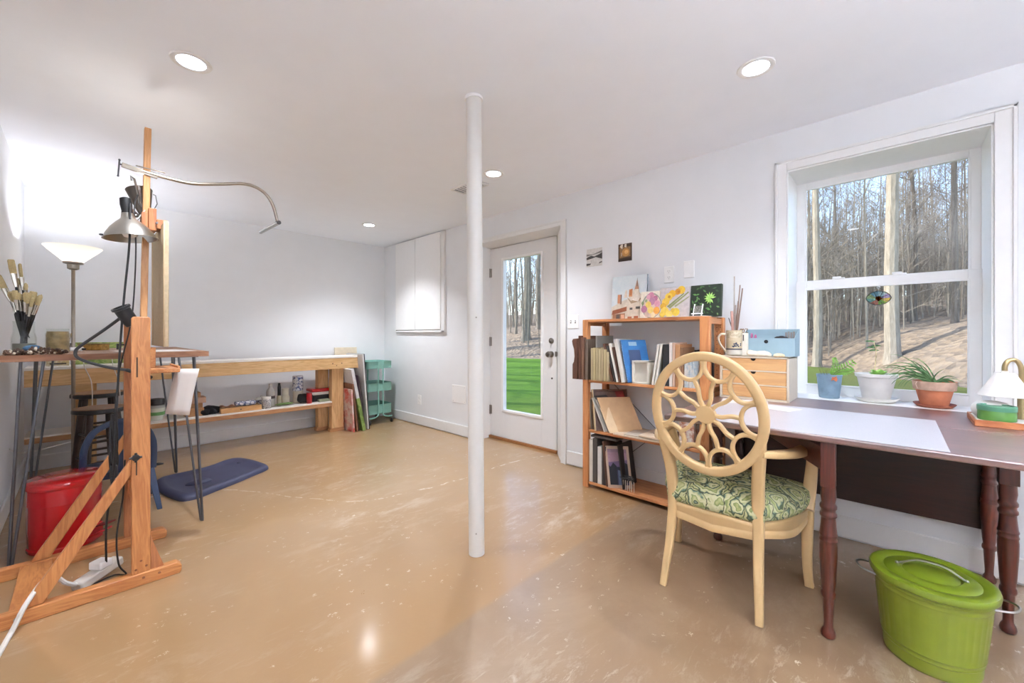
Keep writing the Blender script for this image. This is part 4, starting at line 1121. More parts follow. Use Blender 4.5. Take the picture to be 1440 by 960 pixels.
MB().lathe([(.038, 0), (.042, .01), (.042, .085), (.03, .105), (.03, .115)], (1.54, 4.90, SZ), 26).build('jar_body', plain('stoneware', '#c9c0ae', .5), t)
MB().lathe([(.033, .112), (.034, .125), (.034, .165), (.036, .168), (.036, .18), (.001, .182)], (1.54, 4.90, SZ), 26).build('lid', plain('stoneware_pale', '#d8d2c2', .5), t)
m = MB(); rb = random.Random(6)
pts = [(1.50+.07*cos(i*1.7)+.03*rb.uniform(-1, 1), 4.815+.03*sin(i*2.3), SZ+.008+.03*rb.random()) for i in range(16)]
m.tube(spline(pts, 5), .004, 7)
o = m.build('wire_coil', plain('green_wire', '#6f8a4a', .5)); tag(o, 'loose coil of green garden wire on the front of the lower shelf', 'wire')
t = thing('tin', 'blue and white patterned tin on a pale canister at the back of the lower shelf', 'tin', (1.69, 4.96, SZ))
MB().lathe([(.048, 0), (.052, .006), (.052, .13), (.05, .135)], (1.69, 4.96, SZ), 28).build('canister', plain('stoneware', '#c9c0ae', .5), t)
def china_blue():
    m, nt, b = new_mat('china_blue'); v = coords(nt)
    n = noise_n(nt, v, 38, 3, .6)
    nt.links.new(ramp(nt, n.outputs[0], [(.44, lin('#3b4d80')), (.54, lin('#d4d6dc'))]).outputs[0], b.inputs['Base Color']); b.inputs['Roughness'].default_value = .25
    return m
MB().lathe([(.055, .136), (.055, .29), (.053, .297), (.053, .303), (.001, .304)], (1.69, 4.96, SZ), 28).build('tin_body', china_blue(), t)
m = MB()
for (x, y, r, s_) in ((1.71, 4.86, .055, 1.0), (1.76, 4.87, .06, .9), (1.69, 4.86, .04, 1.4)): m.ball((x, y, SZ+r*s_), r, 16, 10, (1.1, .8, s_))
for v in m.bm.verts:
    v.co += Vector(noise.noise_vector(v.co*22))*.01
    if v.co.z < SZ: v.co.z = SZ
t = thing('tool_bag', 'black soft bag beside a red canister on the lower shelf', 'bag', (1.72, 4.86, SZ))
m.build('bag_body', plain('black_nylon', '#1b1a1d', .7), t)
t = thing('red_canister', 'small shiny red canister standing against the black bag', 'canister', (1.755, 4.80, SZ))
MB().lathe([(.026, 0), (.028, .004), (.028, .115), (.026, .12), (.02, .122)], (1.755, 4.80, SZ), 24).build('can_body', plain('can_red', '#a31a22', .2, coat=.4), t)
MB().lathe([(.0285, .112), (.0285, .124), (.001, .1245)], (1.755, 4.80, SZ), 24).build('lid', plain('can_red_dark', '#6d1117', .3), t)
boxthing('black_case', 'flat black case under the red and white case on the lower shelf', 'case', (1.80, 4.86, SZ), (2.05, 5.04, SZ+.075), BLACK, .008)
t = thing('flat_case', 'flat red case with white lower half lying on the black case', 'case', (1.92, 4.94, SZ+.076))
MB().box((1.80, 4.85, SZ+.076), (2.06, 5.04, SZ+.108)).build('case_base', plain('case_white', '#d9d4d0', .4), t, bevel=.005)
MB().box((1.802, 4.852, SZ+.1085), (2.058, 5.038, SZ+.148)).build('case_lid', RED, t, bevel=.012, seg=3)
boxthing('small_tin', 'small grey green tin at the front of the black case on the lower shelf', 'tin', (1.86, 4.79, SZ), (1.98, 4.845, SZ+.03), plain('sage_tin', '#7d8268', .5), .004)

# on the bench top, left end
t = thing('landscape_canvas', 'small green landscape painting leaning on the wall at the left end of the bench', 'painting', (.12, 5.14, .882))
def daub(name, cols, scale=9, dist=1.0):
    m, nt, b = new_mat(name); v = coords(nt)
    n = noise_n(nt, v, scale, 5, .65, dist)
    st = [(.25 + .5*i/(len(cols)-1), lin(c_)) for i, c_ in enumerate(cols)]
    nt.links.new(ramp(nt, n.outputs[0], st).outputs[0], b.inputs['Base Color']); b.inputs['Roughness'].default_value = .6
    bump(nt, b, n.outputs[0], .1, .003)
    return m
MB().box((-.05, 5.02, .8825), (.26, 5.035, 1.07), rot=(-8, 0, 0), piv=(.1, 5.02, .8825)).build('canvas', daub('green_field', ['#3f5a24', '#6f8a3a', '#a8b06a', '#d8d4c0'], 14), t, bevel=.002)
t = thing('printed_box', 'small printed cream box with a black bar at the left end of the bench top', 'box', (-.135, 4.95, .882))
MB().box((-.20, 4.90, .8825), (-.075, 4.98, 1.0)).build('box_body', daub('printed_cream', ['#cbb98f', '#e4dcc6', '#b9a26a', '#e8e2d4'], 26), t, bevel=.002)
MB().box((-.18, 4.8988, .895), (-.09, 4.9, .905)).build('bar', BLACK, t)
cord('white_cable', 'thin white cord hanging from the high table behind the easel, left one', [(.0, 4.32, 1.0), (.01, 4.33, .9), (.045, 4.36, .78), (.05, 4.36, .62), (.04, 4.36, .45)], .003, CW, 8)
cord('white_cable', 'thin white cord hanging from the high table behind the easel, right one', [(.15, 4.32, 1.0), (.16, 4.33, .9), (.19, 4.36, .78), (.20, 4.37, .66), (.205, 4.37, .5)], .003, CW, 8)
cord('white_cable', 'white cord trailing along the wall behind the red waste can', [(-.31, 4.0, .42), (-.30, 4.2, .36), (-.26, 4.45, .30), (-.15, 4.62, .29), (-.03, 4.70, .30)], .004, CW, 8)

# ------------------------------------------------------------ boards leaning at the right end of the bench
def lean_board(name, label, cat, xb, xt, h, y0, y1, th, mats, z0=0.0, group=None):
    t = thing(name, label, cat, (xb, (y0+y1)/2, z0))
    a = math.degrees(math.atan2(xb-xt, h))
    bd = MB().box((xb-th/2, y0, z0+.004), (xb+th/2, y1, z0+h), rot=(0, -a, 0), piv=(xb, y0, z0+.002)).build(mats[0], mats[1], t, bevel=.0015)
    return t, a
lean_board('picture_board', 'red and white board nearest the bench leg in the leaning stack', 'board', 2.165, 2.135, .50, 4.56, 4.90, .018, ('board', [daub('red_white', ['#b23a30', '#d8cfc8', '#c8453a', '#e2dcd6'], 5, 0)]))
lean_board('wooden_board', 'brown wooden panel second in the leaning stack by the bench', 'board', 2.205, 2.150, .565, 4.56, 4.95, .016, ('panel', wood('panel_brown', '#6f4630', '#96684a', 'Z', 1.0, .5)))
lean_board('wooden_board', 'dark thin wooden panel between the brown panel and the green canvas', 'board', 2.233, 2.185, .42, 4.58, 4.9, .010, ('panel', wood('panel_dark', '#4b3226', '#6a4b38', 'Z', 1.0, .5)))
t, a = lean_board('painted_canvas', 'painted canvas with green lower half and white upper half in the leaning stack', 'canvas', 2.285, 2.135, .75, 4.55, 4.98, .034, ('canvas', plain('canvas_white', '#d6d6d6', .7)))
q = MB(); q.box((2.266, 4.5485, .006), (2.304, 4.9815, .40), rot=(0, -a, 0), piv=(2.285, 4.55, .002)); q.build('green_paint', daub('green_paint', ['#47622a', '#7f9a4a', '#a9b777'], 12), t)
t, a = lean_board('tall_board', 'tall white board with dark edge at the right of the leaning stack', 'board', 2.352, 2.285, .905, 4.585, 5.02, .016, ('board', plain('board_white', '#d5d3d0', .6)))
MB().box((2.360, 4.584, .003), (2.370, 5.021, .907), rot=(0, -a, 0), piv=(2.352, 4.585, .002)).build('dark_edge', plain('edge_dark', '#2e2c30', .5), t)
lean_board('plum_board', 'dark plum coloured board between the green canvas and the tall white board', 'board', 2.325, 2.235, .66, 4.62, 4.95, .010, ('board', plain('plum', '#4a3440', .6)))
t = thing('plywood_sheet', 'pale plywood panel standing between the bench end and the back wall', 'board', (2.33, 5.12, 0))
MB().box((2.185, 5.075, 0.002), (2.475, 5.09, .975), rot=(-4, 0, 0), piv=(2.33, 5.075, 0)).build('panel', plain('pale_ply', '#d9cbb3', .7), t, bevel=.002)

# ------------------------------------------------------------ teal trolley
TEAL = plain('teal_steel', '#7fb0a2', .4, var=.03)
t = thing('trolley', 'teal three-tier steel trolley on castors in the far corner', 'trolley', (2.61, 4.95, 0))
tx0, tx1, ty0, ty1 = 2.435, 2.79, 4.78, 5.16
def tray(z, h):
    m = MB(); r = .05; pts = []
    for cx2, cy2, a0 in ((tx1-r, ty1-r, 0), (tx0+r, ty1-r, 90), (tx0+r, ty0+r, 180), (tx1-r, ty0+r, 270)):
        for k in range(7):
            a = radians(a0+15*k); pts.append((cx2+r*cos(a), cy2+r*sin(a)))
    n = len(pts); cxm, cym = (tx0+tx1)/2, (ty0+ty1)/2
    rg = []
    for s_, zz in ((1, z), (1.0, z+h), (1.012, z+h+.004), (.985, z+h+.004), (.975, z+h), (.975, z+.006)):
        rg.append([m._v((cxm+(x-cxm)*s_, cym+(y-cym)*s_, zz)) for x, y in pts])
    for A, B in zip(rg, rg[1:]):
        for k in range(n): m._f([A[k], A[(k+1) % n], B[(k+1) % n], B[k]])
    m._f(list(reversed(rg[0]))); m._f(rg[-1])
    return m
for z, h in ((.705, .085), (.415, .10), (.125, .115)): tray(z, h).build('tray', TEAL, t, bevel=.001)
for y in (ty0-.012, ty1+.012):
    f = MB()
    for dx in (-.032, .032):
        f.tube(spline([(2.612+dx, y, .735), (2.612+dx, y, .40), (2.612+dx, y, .16), (2.612+dx*1.3, y, .105), (2.612+dx*3.2, y, .082), (2.612+dx*5.0, y, .082)], 5), .009, 10)
    f.box((2.572, y-.003, .70), (2.652, y+.003, .79)); f.box((2.572, y-.003, .42), (2.652, y+.003, .50)); f.box((2.572, y-.003, .14), (2.652, y+.003, .22))
    f.build('upright', TEAL, t, bevel=.001)
for x in (2.46, 2.765):
    for y in (ty0-.012, ty1+.012):
        m = MB(); m.tube([(x-.008, y, .027), (x+.008, y, .027)], .027, 18); w_ = m.build('castor', plain('castor_black', '#2a2624', .5), t, bevel=.002)
        m = MB(); m.box((x-.012, y-.008, .025), (x-.009, y+.008, .075)); m.box((x+.009, y-.008, .025), (x+.012, y+.008, .075)); m.box((x-.012, y-.008, .072), (x+.012, y+.008, .084)); m.build('fork', STEEL, w_)
m = MB()
for i in range(7): m.ball((2.47+.035*i, 4.86+.03*(i % 3), .15+.02*(i % 2)), .032, 10, 7)
o = m.build('dark_cloths', plain('dark_cloths', '#3a3d44', .9)); tag(o, 'dark bundled cloths in the bottom tray of the teal trolley', 'cloth')

# ------------------------------------------------------------ cream open-back armchair
CREAM = plain('cream_lacquer', '#c9aa7a', .38, var=.07, vscale=9, bmp=.03)
YC = .572
chair = thing('armchair', 'cream armchair with round openwork back and green patterned seat at the desk', 'chair', (2.03, YC, 0))
OC = Vector((1.785, YC, .80)); OU = Vector((-.15, 0, .9887)).normalized(); OY = Vector((0, 1, 0)); ON = OY.cross(OU).normalized()
OA, OB = .211, .246
def op(r, deg, off=0.0): return OC + OY*(OA*r*cos(radians(deg))) + OU*(OB*r*sin(radians(deg))) + ON*off
m = MB(); m.tube([op(1, k*5) for k in range(72)], 1.0, 14, closed=True, flat=(.0185, .0155), up=ON)
br_ = m.build('backrest', CREAM, chair, angle=60)
m = MB(); m.tube([OC - ON*.010, OC + ON*.010], .040, 36); m.build('hub', CREAM, br_, bevel=.003)
for i in range(10):
    th = 36*i
    pts = [op(hypot(.885-.26*cos(radians(q)), .262*sin(radians(q))), th+math.degrees(atan2(.262*sin(radians(q)), .885-.26*cos(radians(q))))) for q in range(-112, 113, 8)]
    MB().tube(pts, 1.0, 10, flat=(.0085, .0095), up=ON).build('scallop', CREAM, br_, angle=60)
    w_ = 3.5 if i % 2 else -3.5
    pts = spline([op(.13, th), op(.28, th+w_), op(.46, th-w_*.6), op(.64, th)], 6)
    MB().tube(pts, [1.0]*len(pts), 10, flat=(.0082, .0095), up=ON).build('spoke', CREAM, br_, angle=60)
for s in (-1, 1):
    pts = spline([(1.806, YC+s*.190, .0), (1.826, YC+s*.185, .08), (1.853, YC+s*.177, .20), (1.874, YC+s*.173, .33), (1.874, YC+s*.172, .43), (1.852, YC+s*.176, .54), (1.815, YC+s*.190, .66), (1.80, YC+s*.200, .72)], 6)
    n = len(pts); rs = [.72+.42*min(1, i/(n*.6)) for i in range(n)]
    for i in range(n-8, n): rs[i] = 1.14 - .45*(i-(n-8))/8
    MB().tube(pts, rs, 14, flat=(.0195, .0185), up=(1, 0, 0)).build('leg', CREAM, chair, angle=60)
    fx, fy = 2.238, YC+s*.287
    pts = spline([(fx+.012, fy+s*.006, 0), (fx+.004, fy+s*.004, .03), (fx-.004, fy, .12), (fx-.002, fy, .24), (fx, fy, .33), (fx, fy, .375)], 5)
    n = len(pts)
    MB().tube(pts, [.78 - .12*smooth(i/(n*.2)) + .62*(i/(n-1))**1.3 for i in range(n)], 14, flat=(.0225, .0225), up=(1, 0, 0)).build('leg', CREAM, chair, angle=60)
    arm = spline([(1.80, YC+s*.196, .668), (1.86, YC+s*.232, .662), (1.98, YC+s*.275, .650), (2.10, YC+s*.302, .648), (2.18, YC+s*.312, .642), (2.222, YC+s*.310, .628), (2.232, YC+s*.308, .612)], 6)
    n = len(arm)
    MB().tube(arm, [.75+.35*sin(pi*min(1, i/n)) for i in range(n)], 14, flat=(.023, .0155), up=(0, 0, 1)).build('armrest', CREAM, chair, angle=60)
    pts = spline([(2.185, YC+s*.290, .365), (2.225, YC+s*.296, .44), (2.236, YC+s*.302, .52), (2.215, YC+s*.308, .59), (2.195, YC+s*.308, .64)], 6)
    MB().tube(pts, [1.15-.35*i/(len(pts)-1) for i in range(len(pts))], 12, flat=(.024, .019), up=(1, 0, 0)).build('arm_support', CREAM, chair, angle=60)
half = [(1.865, .16), (1.90, .185), (1.97, .235), (2.06, .270), (2.16, .287), (2.235, .292), (2.268, .27), (2.285, .20), (2.295, .10), (2.298, 0)]
outl = [(x, YC+y) for x, y in half] + [(x, YC-y) for x, y in reversed(half[:-1])]
outl = [(p.x, p.y) for p in spline([(x, y, 0) for x, y in outl], 4, True)]
cxm, cym = 2.07, YC
def ringstack(m, layers):
    rg = [[m._v((cxm+(x-cxm)*s_, cym+(y-cym)*s_, z + f_(x, y))) for x, y in outl] for s_, z, f_ in layers]
    n = len(outl)
    for A, B in zip(rg, rg[1:]):
        for k in range(n): m._f([A[k], A[(k+1) % n], B[(k+1) % n], B[k]])
    m._f(list(reversed(rg[0]))); m._f(rg[-1])
    return m
scal = lambda x, y: -.018*abs(cos((atan2(y-cym, x-cxm))*2.0))**2.0
z0 = lambda x, y: 0.0
ringstack(MB(), [(.955, .305, scal), (.99, .300, scal), (1.0, .312, scal), (1.0, .327, scal), (.988, .330, scal), (.988, .3345, scal), (1.0, .338, scal), (1.0, .347, z0), (1.012, .352, z0), (1.012, .364, z0), (.98, .370, z0)]).build('seat_rail', CREAM, chair, angle=50)
def paisley():
    m, nt, b = new_mat('green_paisley'); v = coords(nt)
    d = noise_n(nt, v, 9, 3, .6)
    va = nt.nodes.new('ShaderNodeVectorMath'); va.operation = 'MULTIPLY_ADD'
    nt.links.new(d.outputs[1], va.inputs[0]); va.inputs[1].default_value = (.13, .13, .13); nt.links.new(v, va.inputs[2])
    vo = nt.nodes.new('ShaderNodeTexVoronoi'); vo.inputs['Scale'].default_value = 10; nt.links.new(va.outputs[0], vo.inputs['Vector'])
    bands = math_n(nt, 'FRACT', math_n(nt, 'MULTIPLY', vo.outputs['Distance'], 3.2))
    c1 = ramp(nt, bands, [(.0, lin('#39452c')), (.08, lin('#4a5834')), (.14, lin('#bdb98e')), (.36, lin('#9a9f66')), (.50, lin('#6f7f4a')), (.58, lin('#c9c6a0')), (.80, lin('#b3b384')), (.9, lin('#62796a')), (1, lin('#39452c'))])
    vo2 = nt.nodes.new('ShaderNodeTexVoronoi'); vo2.feature = 'DISTANCE_TO_EDGE'; vo2.inputs['Scale'].default_value = 10; nt.links.new(va.outputs[0], vo2.inputs['Vector'])
    e = ramp(nt, vo2.outputs[0], [(.008, (1, 1, 1, 1)), (.03, (0, 0, 0, 1))])
    nt.links.new(mixc(nt, e.outputs[0], c1.outputs[0], lin('#2c3322')), b.inputs['Base Color'])
    b.inputs['Roughness'].default_value = .75
    return m
ringstack(MB(), [(.97, .368, z0), (1.02, .376, z0), (1.045, .395, z0), (1.045, .418, z0), (1.02, .440, z0), (.95, .456, z0), (.80, .468, z0), (.5, .477, z0), (.15, .480, z0)]).build('seat_cushion', paisley(), chair, angle=80)

# ------------------------------------------------------------ drop-leaf desk
def mahog(axis): return wood('mahogany_'+axis, '#34140d', '#552417', axis, 1.0, .28, coat=.25)
MY, MZ = mahog('Y'), mahog('Z')
desk = thing('desk', 'dark red-brown drop-leaf table used as a desk under the window', 'desk', (2.4, .16, 0))
DT = .7605; DE0, DE1 = -.47, .783
def topm():
    m, nt, b = new_mat('desk_top_wood')
    v = coords(nt, (9, .9, 9)); n1 = noise_n(nt, v, 2.4, 6, .65, .8)
    nt.links.new(ramp(nt, n1.outputs[0], [(.3, lin('#43231d')), (.7, lin('#714336'))]).outputs[0], b.inputs['Base Color'])
    b.inputs['Roughness'].default_value = .45; b.inputs['Specular IOR Level'].default_value = 1.0
    b.inputs['Coat Weight'].default_value = 1.0; b.inputs['Coat Roughness'].default_value = .36; b.inputs['Coat IOR'].default_value = 1.9
    bump(nt, b, n1.outputs[0], .05, .003)
    return m
DTOP = topm()
MB().box((2.372, DE0, DT-.024), (2.905, DE1, DT)).build('table_top', DTOP, desk, bevel=.003)
MB().box((1.862, DE0, DT-.024), (2.3705, DE1, DT)).build('raised_leaf', DTOP, desk, bevel=.006, seg=3)
MB().box((2.873, -.36, .225), (2.889, .70, .735)).build('hanging_leaf', wood('mahogany_dark', '#1f0c08', '#33150e', 'Y', 1.0, .4), desk, bevel=.003)
m = MB(); m.box((2.40, -.29, .625), (2.42, .69, .736)); m.build('front_apron', MY, desk, bevel=.002)
m = MB(); m.box((2.42, -.335, .625), (2.85, -.315, .736)); m.box((2.42, .71, .625), (2.85, .73, .736)); m.build('end_apron', wood('mahogany_X', '#3a1710', '#5e2a1b', 'X', 1.0, .3), desk, bevel=.002)
def turned(x, y, name='leg', sq=.0225, ztop=.736):
    m = MB(); m.box((x-sq, y-sq, .565), (x+sq, y+sq, ztop)); 
    m.lathe([(.013, 0), (.021, .006), (.023, .018), (.020, .03), (.014, .042), (.014, .06), (.016, .10), (.0185, .15), (.0225, .155), (.0235, .164), (.0225, .172), (.019, .178), (.022, .20), (.0275, .30), (.028, .345), (.0265, .36), (.029, .366), (.0265, .373), (.0265, .38), (.029, .386), (.0265, .393), (.024, .42), (.022, .45), (.0265, .456), (.0265, .465), (.0225, .471), (.0225, .48), (.0265, .486), (.0265, .495), (.021, .505), (.0245, .53), (.0225, .572)], (x, y, 0), 24)
    return m.build(name, MZ, desk, bevel=.002)
turned(2.415, -.314, 'leg', .026); turned(2.838, -.314, 'leg', .026); turned(2.415, .712, 'leg', .026); turned(2.838, .712, 'leg', .026)
turned(1.915, .180, 'gate_leg')
m = MB(); m.beam((1.915, .18, .66), (2.40, .45, .66), .022, .09); m.build('gate_rail', wood('mahogany_X', '#3a1710', '#5e2a1b', 'X', 1.0, .3), desk, bevel=.002)
def padm():
    m, nt, b = new_mat('desk_mat')
    v = coords(nt, (60, 60, 60)); n = noise_n(nt, v, 6, 2, .6)
    nt.links.new(ramp(nt, n.outputs[0], [(.3, lin('#b1b0b8')), (.7, lin('#c2c1c8'))]).outputs[0], b.inputs['Base Color'])  # pale tone carries the window glow, painted into the sheet's colour
    b.inputs['Roughness'].default_value = .3; b.inputs['Specular IOR Level'].default_value = .8
    bump(nt, b, n.outputs[0], .06, .001)
    return m
t = MB().box((1.868, -.128, DT+.0003), (2.52, .70, DT+.0022)).build('desk_mat', padm(), bevel=.0006); tag(t, 'thin translucent grey sheet protecting the left half of the desk top', 'desk mat')
for i, (x, y, w_, h_, rz, lab) in enumerate(((2.50, .60, .15, .22, 12, 'white paper sheet lying on the desk in front of the drawer chest'), (2.40, .43, .12, .17, -18, 'small white paper lying on the desk right of the other sheet'))):
    o = MB().box((x-w_/2, y-h_/2, DT+.0026), (x+w_/2, y+h_/2, DT+.0036), rot=(0, 0, rz)).build('paper', plain('paper_white', '#e3deda', .8)); tag(o, lab, 'paper')

# ------------------------------------------------------------ pine ladder bookcase
BKZ = wood('bookcase_post', '#a8683c', '#cc905c', 'Z', 1.2, .5)
BKY = wood('bookcase_shelf', '#a8683c', '#cc905c', 'Y', 1.2, .5)
BKX = wood('bookcase_rail', '#a0623a', '#c48856', 'X', 1.2, .5)
bk = thing('bookcase', 'open pine ladder bookcase with four shelves against the wall by the door', 'bookcase', (2.73, 1.25, 0))
for y0, y1 in ((1.655, 1.70), (.805, .862)):
    for x0, x1 in ((2.572, 2.612), (2.848, 2.888)):
        p = MB().box((x0, y0, 0), (x1, y1, 1.244)).build('post', BKZ, bk, bevel=.003)
        if x0 > 2.7 and y0 < 1:
            m = MB()
            for k in range(22):
                for dy in (.018, .040): m.lathe([(.0032, 0), (.003, .0006)], (x0, y0+dy, .62+k*.028), 8, axis=(-1, 0, 0))
            m.build('peg_holes', plain('peg_dark', '#4a2a18', .8), p)
    for z in (.03, .40, .77, 1.20): MB().box((2.612, y0+.01, z), (2.848, y1-.01, z+.035)).build('side_rail', BKX, bk, bevel=.002)
for z in (.045, .43, .80, 1.245):
    MB().box((2.580, .863 if z < 1.2 else .845, z-.020), (2.888, 1.654 if z < 1.2 else 1.692, z)).build('shelf', BKY, bk, bevel=.003)
m = MB(); m.tube([(2.89, 1.66, .06), (2.89, .84, .78)], .0025, 6); m.tube([(2.89, .84, .06), (2.89, 1.66, .78)], .0025, 6); m.build('cross_brace', DSTEEL, bk)

def ybox(name, label, cat, yl, yr, z0, h, x0, x1, mat, lean=0.0, group=None, bevel=.0015, extra=None):
    """upright slab: yl left edge, yr right edge as seen from the room; lean in degrees, positive tips the top to the left"""
    t = thing(name, label, cat, ((x0+x1)/2, (yl+yr)/2, z0), 0, group)
    P = ((x0+x1)/2, yl if lean < 0 else yr, z0)
    P = ((x0+x1)/2, yl, z0) if lean > 0 else ((x0+x1)/2, yr, z0)
    up = abs(sin(radians(lean)))*0
    pm_, mm = mat
    o = MB().box((x0, yr, z0+.0005), (x1, yl, z0+h), rot=(-lean, 0, 0), piv=P).build(pm_, mm, t, bevel=bevel)
    if extra: extra(t, P, lean)
    return t
S2, S3, S1, S4 = .8005, .4305, .0455, 1.2455
DKB = wood('frame_brown', '#452a1f', '#6b4634', 'Z', 1.4, .5); DKG = wood('frame_grey', '#55483d', '#7a6b5c', 'Z', 1.4, .6)
t = thing('scrap_wood', 'brown wood offcut with a curved profile at the far left of the second shelf', 'wood', (2.66, 1.755, S2))
prof = [(2.52, S2+.0), (2.62, S2+.0), (2.62, S2+.30), (2.53, S2+.30), (2.522, S2+.28)]
m = MB(); zz = [(0, .0), (.11, .0), (.13, .012), (.17, .018), (.22, .014), (.26, .0), (.285, -.004), (.30, .004)]
poly = [(1.766+.0 - q, S2+.0005+z) for z, q in zz] + [(1.722, S2+.305), (1.722, S2+.0005)]
m.prism(poly, 2.535, 2.80, 'YZ'); m.build('board', DKB, t, bevel=.002)
ybox('framed_picture', 'tall dark brown frame leaning in the second shelf next to the curved offcut', 'frame', 1.716, 1.694, S2, .325, 2.54, 2.80, ('frame', DKB))
ybox('framed_picture', 'slightly shorter brown frame third from the left on the second shelf', 'frame', 1.690, 1.668, S2, .312, 2.54, 2.80, ('frame', wood('frame_mid', '#5a3b2c', '#80604c', 'Z', 1.4, .5)))
ybox('thin_board', 'greyish brown thin panel between the frames and the pale planks on the second shelf', 'panel', 1.664, 1.640, S2, .30, 2.55, 2.82, ('panel', DKG))
ybox('grey_board', 'light grey card sheet rising behind the row of tan planks', 'board', 1.63, 1.617, S2, .325, 2.64, 2.88, ('board', plain('grey_card', '#a3a19c', .8)), -0.0)
cols = ['#8f8062', '#a39468', '#847758', '#9c8f70', '#7c6a4e', '#93835c', '#8a7c62']
y = 1.612
for i, c_ in enumerate(cols):
    w_ = (.018, .022, .019, .021, .020, .022, .019)[i]
    ybox('thin_plank', ('leftmost', 'second', 'third', 'fourth', 'fifth', 'sixth', 'rightmost')[i] + ' of the seven tan planks standing in a row on the second shelf', 'plank', y, y-w_, S2, (.235, .238, .236, .232, .238, .228, .21)[i], 2.545, 2.80, ('plank', wood('plank_%d' % i, c_, '#b5a57f', 'Z', 1.4, .7)), 0, 'row of tan planks')
    y -= w_ + .0012
ybox('framed_picture', 'dark brown frame leaning left against the tan planks', 'frame', 1.445, 1.430, S2, .275, 2.55, 2.80, ('frame', DKB), 15)
ybox('framed_picture', 'black edged frame leaning left, second of the leaning frames on the shelf', 'frame', 1.425, 1.412, S2, .26, 2.55, 2.80, ('frame', plain('frame_black', '#2b2522', .5)), 14)
ybox('pad', 'white drawing pad leaning left between the frames and the notebooks', 'pad', 1.408, 1.392, S2, .275, 2.55, 2.79, ('pages', plain('page_white', '#d8d4cb', .8)), 13)
ybox('framed_picture', 'thin dark frame leaning left just before the white notebook', 'frame', 1.388, 1.380, S2, .25, 2.55, 2.79, ('frame', DKB), 13)
ybox('notebook', 'white notebook leaning left beside the blue spiral notebook', 'notebook', 1.376, 1.352, S2, .305, 2.56, 2.80, ('pages', plain('page_white', '#d8d4cb', .8)), 11)
# blue spiral notebook, its cover turned towards the room
t = thing('spiral_notebook', 'blue spiral-bound notebook leaning on the second shelf with its cover showing', 'notebook', (2.66, 1.33, S2))
m = MB(); A = Vector((2.575, 1.335, S2+.002)); B = Vector((2.71, 1.215, S2+.002)); upv = Vector((-.0, .19, .98)).normalized()*.30
nrm = (B-A).cross(upv).normalized()
m.hexa([A, B, B+nrm*-.010, A+nrm*-.010], [A+upv, B+upv, B+upv+nrm*-.010, A+upv+nrm*-.010])
m.build('cover', daub('blue_cover', ['#14508c', '#1c6ca8', '#1a5f9c', '#2b80b8'], 10), t, bevel=.001)
m = MB(); dl = (B-A)
m.hexa([A+dl*.25+upv*.42+nrm*.0006, A+dl*.7+upv*.42+nrm*.0006, A+dl*.7+upv*.42, A+dl*.25+upv*.42], [A+dl*.25+upv*.76+nrm*.0006, A+dl*.7+upv*.76+nrm*.0006, A+dl*.7+upv*.76, A+dl*.25+upv*.76]); m.build('cover_panel', plain('navy_panel', '#12305a', .5), t)
m = MB(); m.hexa([A+dl*.3+upv*.86+nrm*.0006, A+dl*.62+upv*.86+nrm*.0006, A+dl*.62+upv*.86, A+dl*.3+upv*.86], [A+dl*.3+upv*.95+nrm*.0006, A+dl*.62+upv*.95+nrm*.0006, A+dl*.62+upv*.95, A+dl*.3+upv*.95]); m.build('cover_label', plain('label_grey', '#8fb0c4', .5), t)
m = MB()
for k in range(26):
    c_ = A + upv*(.03+.94*k/25)
    m.tube([c_+Vector((.004*cos(a)*1.2, 0, .0)) + nrm*(.008*sin(a)) - dl.normalized()*(.006*cos(a)) for a in (i*pi/4 for i in range(8))], .0013, 5, closed=True)
m.build('wire_spiral', plain('wire_white', '#e0e2e2', .3, .6), t)
# white boxy frame
t = thing('white_box', 'small square white open box frame in front on the second shelf', 'box', (2.63, 1.25, S2))
WB = plain('box_white', '#dcd7ca', .6)
m = MB(); y0, y1, z0_, z1_ = 1.193, 1.308, S2+.0005, S2+.155; x0, x1 = 2.585, 2.72
m.box((x0, y0, z0_), (x1, y0+.010, z1_)); m.box((x0, y1-.010, z0_), (x1, y1, z1_)); m.box((x0, y0, z0_), (x1, y1, z0_+.010)); m.box((x0, y0, z1_-.010), (x1, y1, z1_))
m.build('frame', WB, t, bevel=.001); MB().box((x0+.022, y0+.008, z0_+.008), (x0+.026, y1-.008, z1_-.008)).build('panel', plain('box_panel', '#c9c4b8', .7), t)
for i, (yl, w_, h, ln, c_, lab) in enumerate((
    (1.170, .014, .27, -9, '#d9d5cc', 'white booklet leaning right beside the white box on the second shelf'),
    (1.150, .015, .275, -9, '#cfcac0', 'second white booklet leaning right beside the white box'),
    (1.092, .040, .27, 0, '#1d1d20', 'black binder right of the leaning white booklets'),
    (1.050, .018, .28, 0, '#d8cfc8', 'white slim book right of the black binder'),
    (1.030, .016, .28, 0, '#c8a793', 'pale pink slim book right of the black binder'),
    (1.012, .030, .27, 0, '#a77a52', 'tan brown book on the second shelf behind the chair back'),
    (.978, .012, .25, 0, '#7c5a3e', 'dark brown book on the second shelf behind the chair back'))):
    ybox('book', lab, 'book', yl, yl-w_, S2, h, 2.58, 2.79, ('cover', plain('book_%d' % i, c_, .6)), ln)
t = thing('brochure_stack', 'stack of pale printed brochures standing on the second shelf behind the chair back', 'brochures', (2.66, .92, S2))
m = MB()
for i in range(9):
    yy = .962 - i*.0095; m.box((2.60+.002*(i % 3), yy-.008, S2+.0005), (2.78, yy, S2+.17+.004*(i % 2)))
m.build('pages', daub('brochure', ['#cfd3d6', '#e6e2dc', '#a9bcc8', '#e9e6e0'], 24, .2), t)
t = thing('black_portfolio', 'black arched portfolio standing at the back right of the second shelf', 'portfolio', (2.84, .95, S2))
